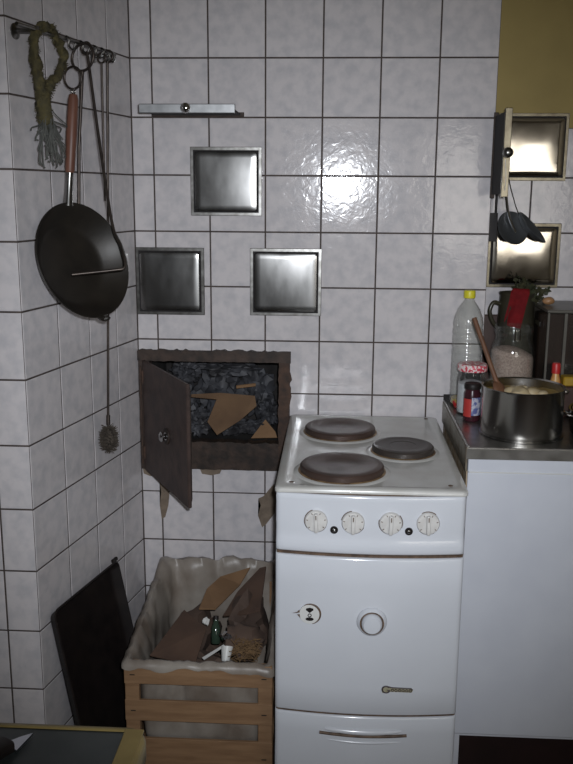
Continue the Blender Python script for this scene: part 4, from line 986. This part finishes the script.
# looped olive scourer with grey net fringe
t = thing('looped_scourer', 'olive fuzzy looped scourer with grey net fringe hanging on the rail', 'scourer', LW(.52, .05, 1.52))
def fuzzy(path, rads, seed, nm):
    b = BM(); P_ = smooth_path(path, 7); n_ = len(P_)
    rs = []
    for i in range(n_):
        f = i / (n_ - 1) * (len(rads) - 1); k = min(int(f), len(rads) - 2); rs.append(lerp(rads[k], rads[k + 1], f - k))
    tube(b, P_, rs, 12)
    for v in b.verts: v.co += Vector((noise.noise(v.co * 90 + Vector((seed, 0, 0))), noise.noise(v.co * 90 + Vector((0, seed, 0))), noise.noise(v.co * 90 + Vector((0, 0, seed))))) * .0085
    rr_ = random.Random(seed)
    for k in range(420):
        i = rr_.randrange(n_); p = P_[i]; d = Vector((rr_.uniform(-1, 1), rr_.uniform(-1, 1), rr_.uniform(-1, 1))).normalized()
        tube(b, [p + d * rs[i] * .7, p + d * (rs[i] + rr_.uniform(.002, .008))], .0006, 3, cap=False)
    return obj(nm, b, OLIVE, t, 60)
S_ = lambda s, z, of=.05: LW(s, of, z)
fuzzy([S_(.500, 1.792, .058), S_(.528, 1.786), S_(.555, 1.755), S_(.552, 1.705), S_(.538, 1.665), S_(.530, 1.620), S_(.528, 1.598)], [.006, .008, .0095, .0105, .012, .016, .011], 1, 'strand')
fuzzy([S_(.500, 1.792, .058), S_(.468, 1.778), S_(.440, 1.742), S_(.462, 1.708), S_(.500, 1.680), S_(.515, 1.660)], [.006, .008, .0085, .008, .009, .009], 2, 'strand')
b = BM(); rr = random.Random(11)
for k in range(60):
    s0 = .530 + rr.uniform(-.016, .012); z0 = 1.625 + rr.uniform(-.03, .01); s1 = s0 + rr.uniform(-.088, .030); z1 = 1.535 + rr.uniform(-.022, .05) + abs(s1 - .53) * .25
    o0 = .050 + rr.uniform(-.010, .012); P_ = smooth_path([LW(s0, o0, z0), LW(lerp(s0, s1, .4) + rr.uniform(-.006, .006), o0 + rr.uniform(-.004, .008), lerp(z0, z1, .5)), LW(s1, o0 + rr.uniform(-.01, .006), z1), LW(s1 + rr.uniform(-.010, .008), o0, z1 - rr.uniform(.004, .012))], 3)
    tube(b, P_, .0016, 4)
lf = obj('fringe', b, FRINGE, t); lf['kind'] = 'stuff'

# ------------------------------------------------------------------ table corner in the foreground
TX1, TY1, TZ = 0.268, -1.412, 0.802
t = thing('kitchen_table', 'grey topped table with a yellow edge in the bottom left corner', 'table', (-.15, -1.7, FL))
lp_out = lambda z, ins, r: [(x, y, z) for x, y in rrect(-.62 + ins, TX1 - ins, -2.02 + ins, TY1 - ins, r, 6)]
b = loft(BM(), [lp_out(TZ - .030, .012, .02), lp_out(TZ - .002, .012, .02), lp_out(TZ - .0015, .013, .02)], True, True); obj('table_top', b, GREYTOP, t, 40)
b = loft(BM(), [lp_out(TZ - .0010, .0125, .02), lp_out(TZ, .010, .022), lp_out(TZ - .001, .003, .026), lp_out(TZ - .005, 0, .03), lp_out(TZ - .028, 0, .03), lp_out(TZ - .032, .004, .026), lp_out(TZ - .032, .0125, .02)], False, False)
obj('edge_trim', b, YTRIM, t, 50)
# wide yellow end strip along the right-hand edge
obj('end_strip', box(BM(), TX1 - .030, TX1 - .006, -1.99, TY1 - .008, TZ - .003, TZ + .0012, .001, 1), YTRIM, t)
for (x, y) in ((TX1 - .06, TY1 - .06), (TX1 - .06, -1.95), (-.56, TY1 - .06), (-.56, -1.95)):
    obj('leg', box(BM(), x - .02, x + .02, y - .02, y + .02, FL, TZ - .032, .003, 1), YTRIM, t)
obj('apron', box(BM(), -.54, TX1 - .08, TY1 - .070, TY1 - .055, TZ - .11, TZ - .033), YTRIM, t)
t = thing('kitchen_knife', 'dark handled knife with a pale blade lying on the table', 'knife', (.10, -1.47, TZ))
zk = TZ + .0005
kd = Vector((.126 - .102, -1.441 + 1.478, 0)).normalized(); kn = Vector((-kd.y, kd.x, 0))
tip = Vector((.127, -1.440, zk)); hb = tip - kd * .034
obj('blade', slab(BM(), [tip, hb - kn * .0125 , hb + kn * .0115, tip.lerp(hb, .4) + kn * .006], .003, Vector((0, 0, -1))), KNIFE, t)
b = BM(); obox(b, basis(hb - kd * .05 + Vector((0, 0, .008)), kd, kn, Vector((0, 0, 1))), .10, .024, .015, .004, 2); obj('knife_handle', b, BLACK, t, 40)
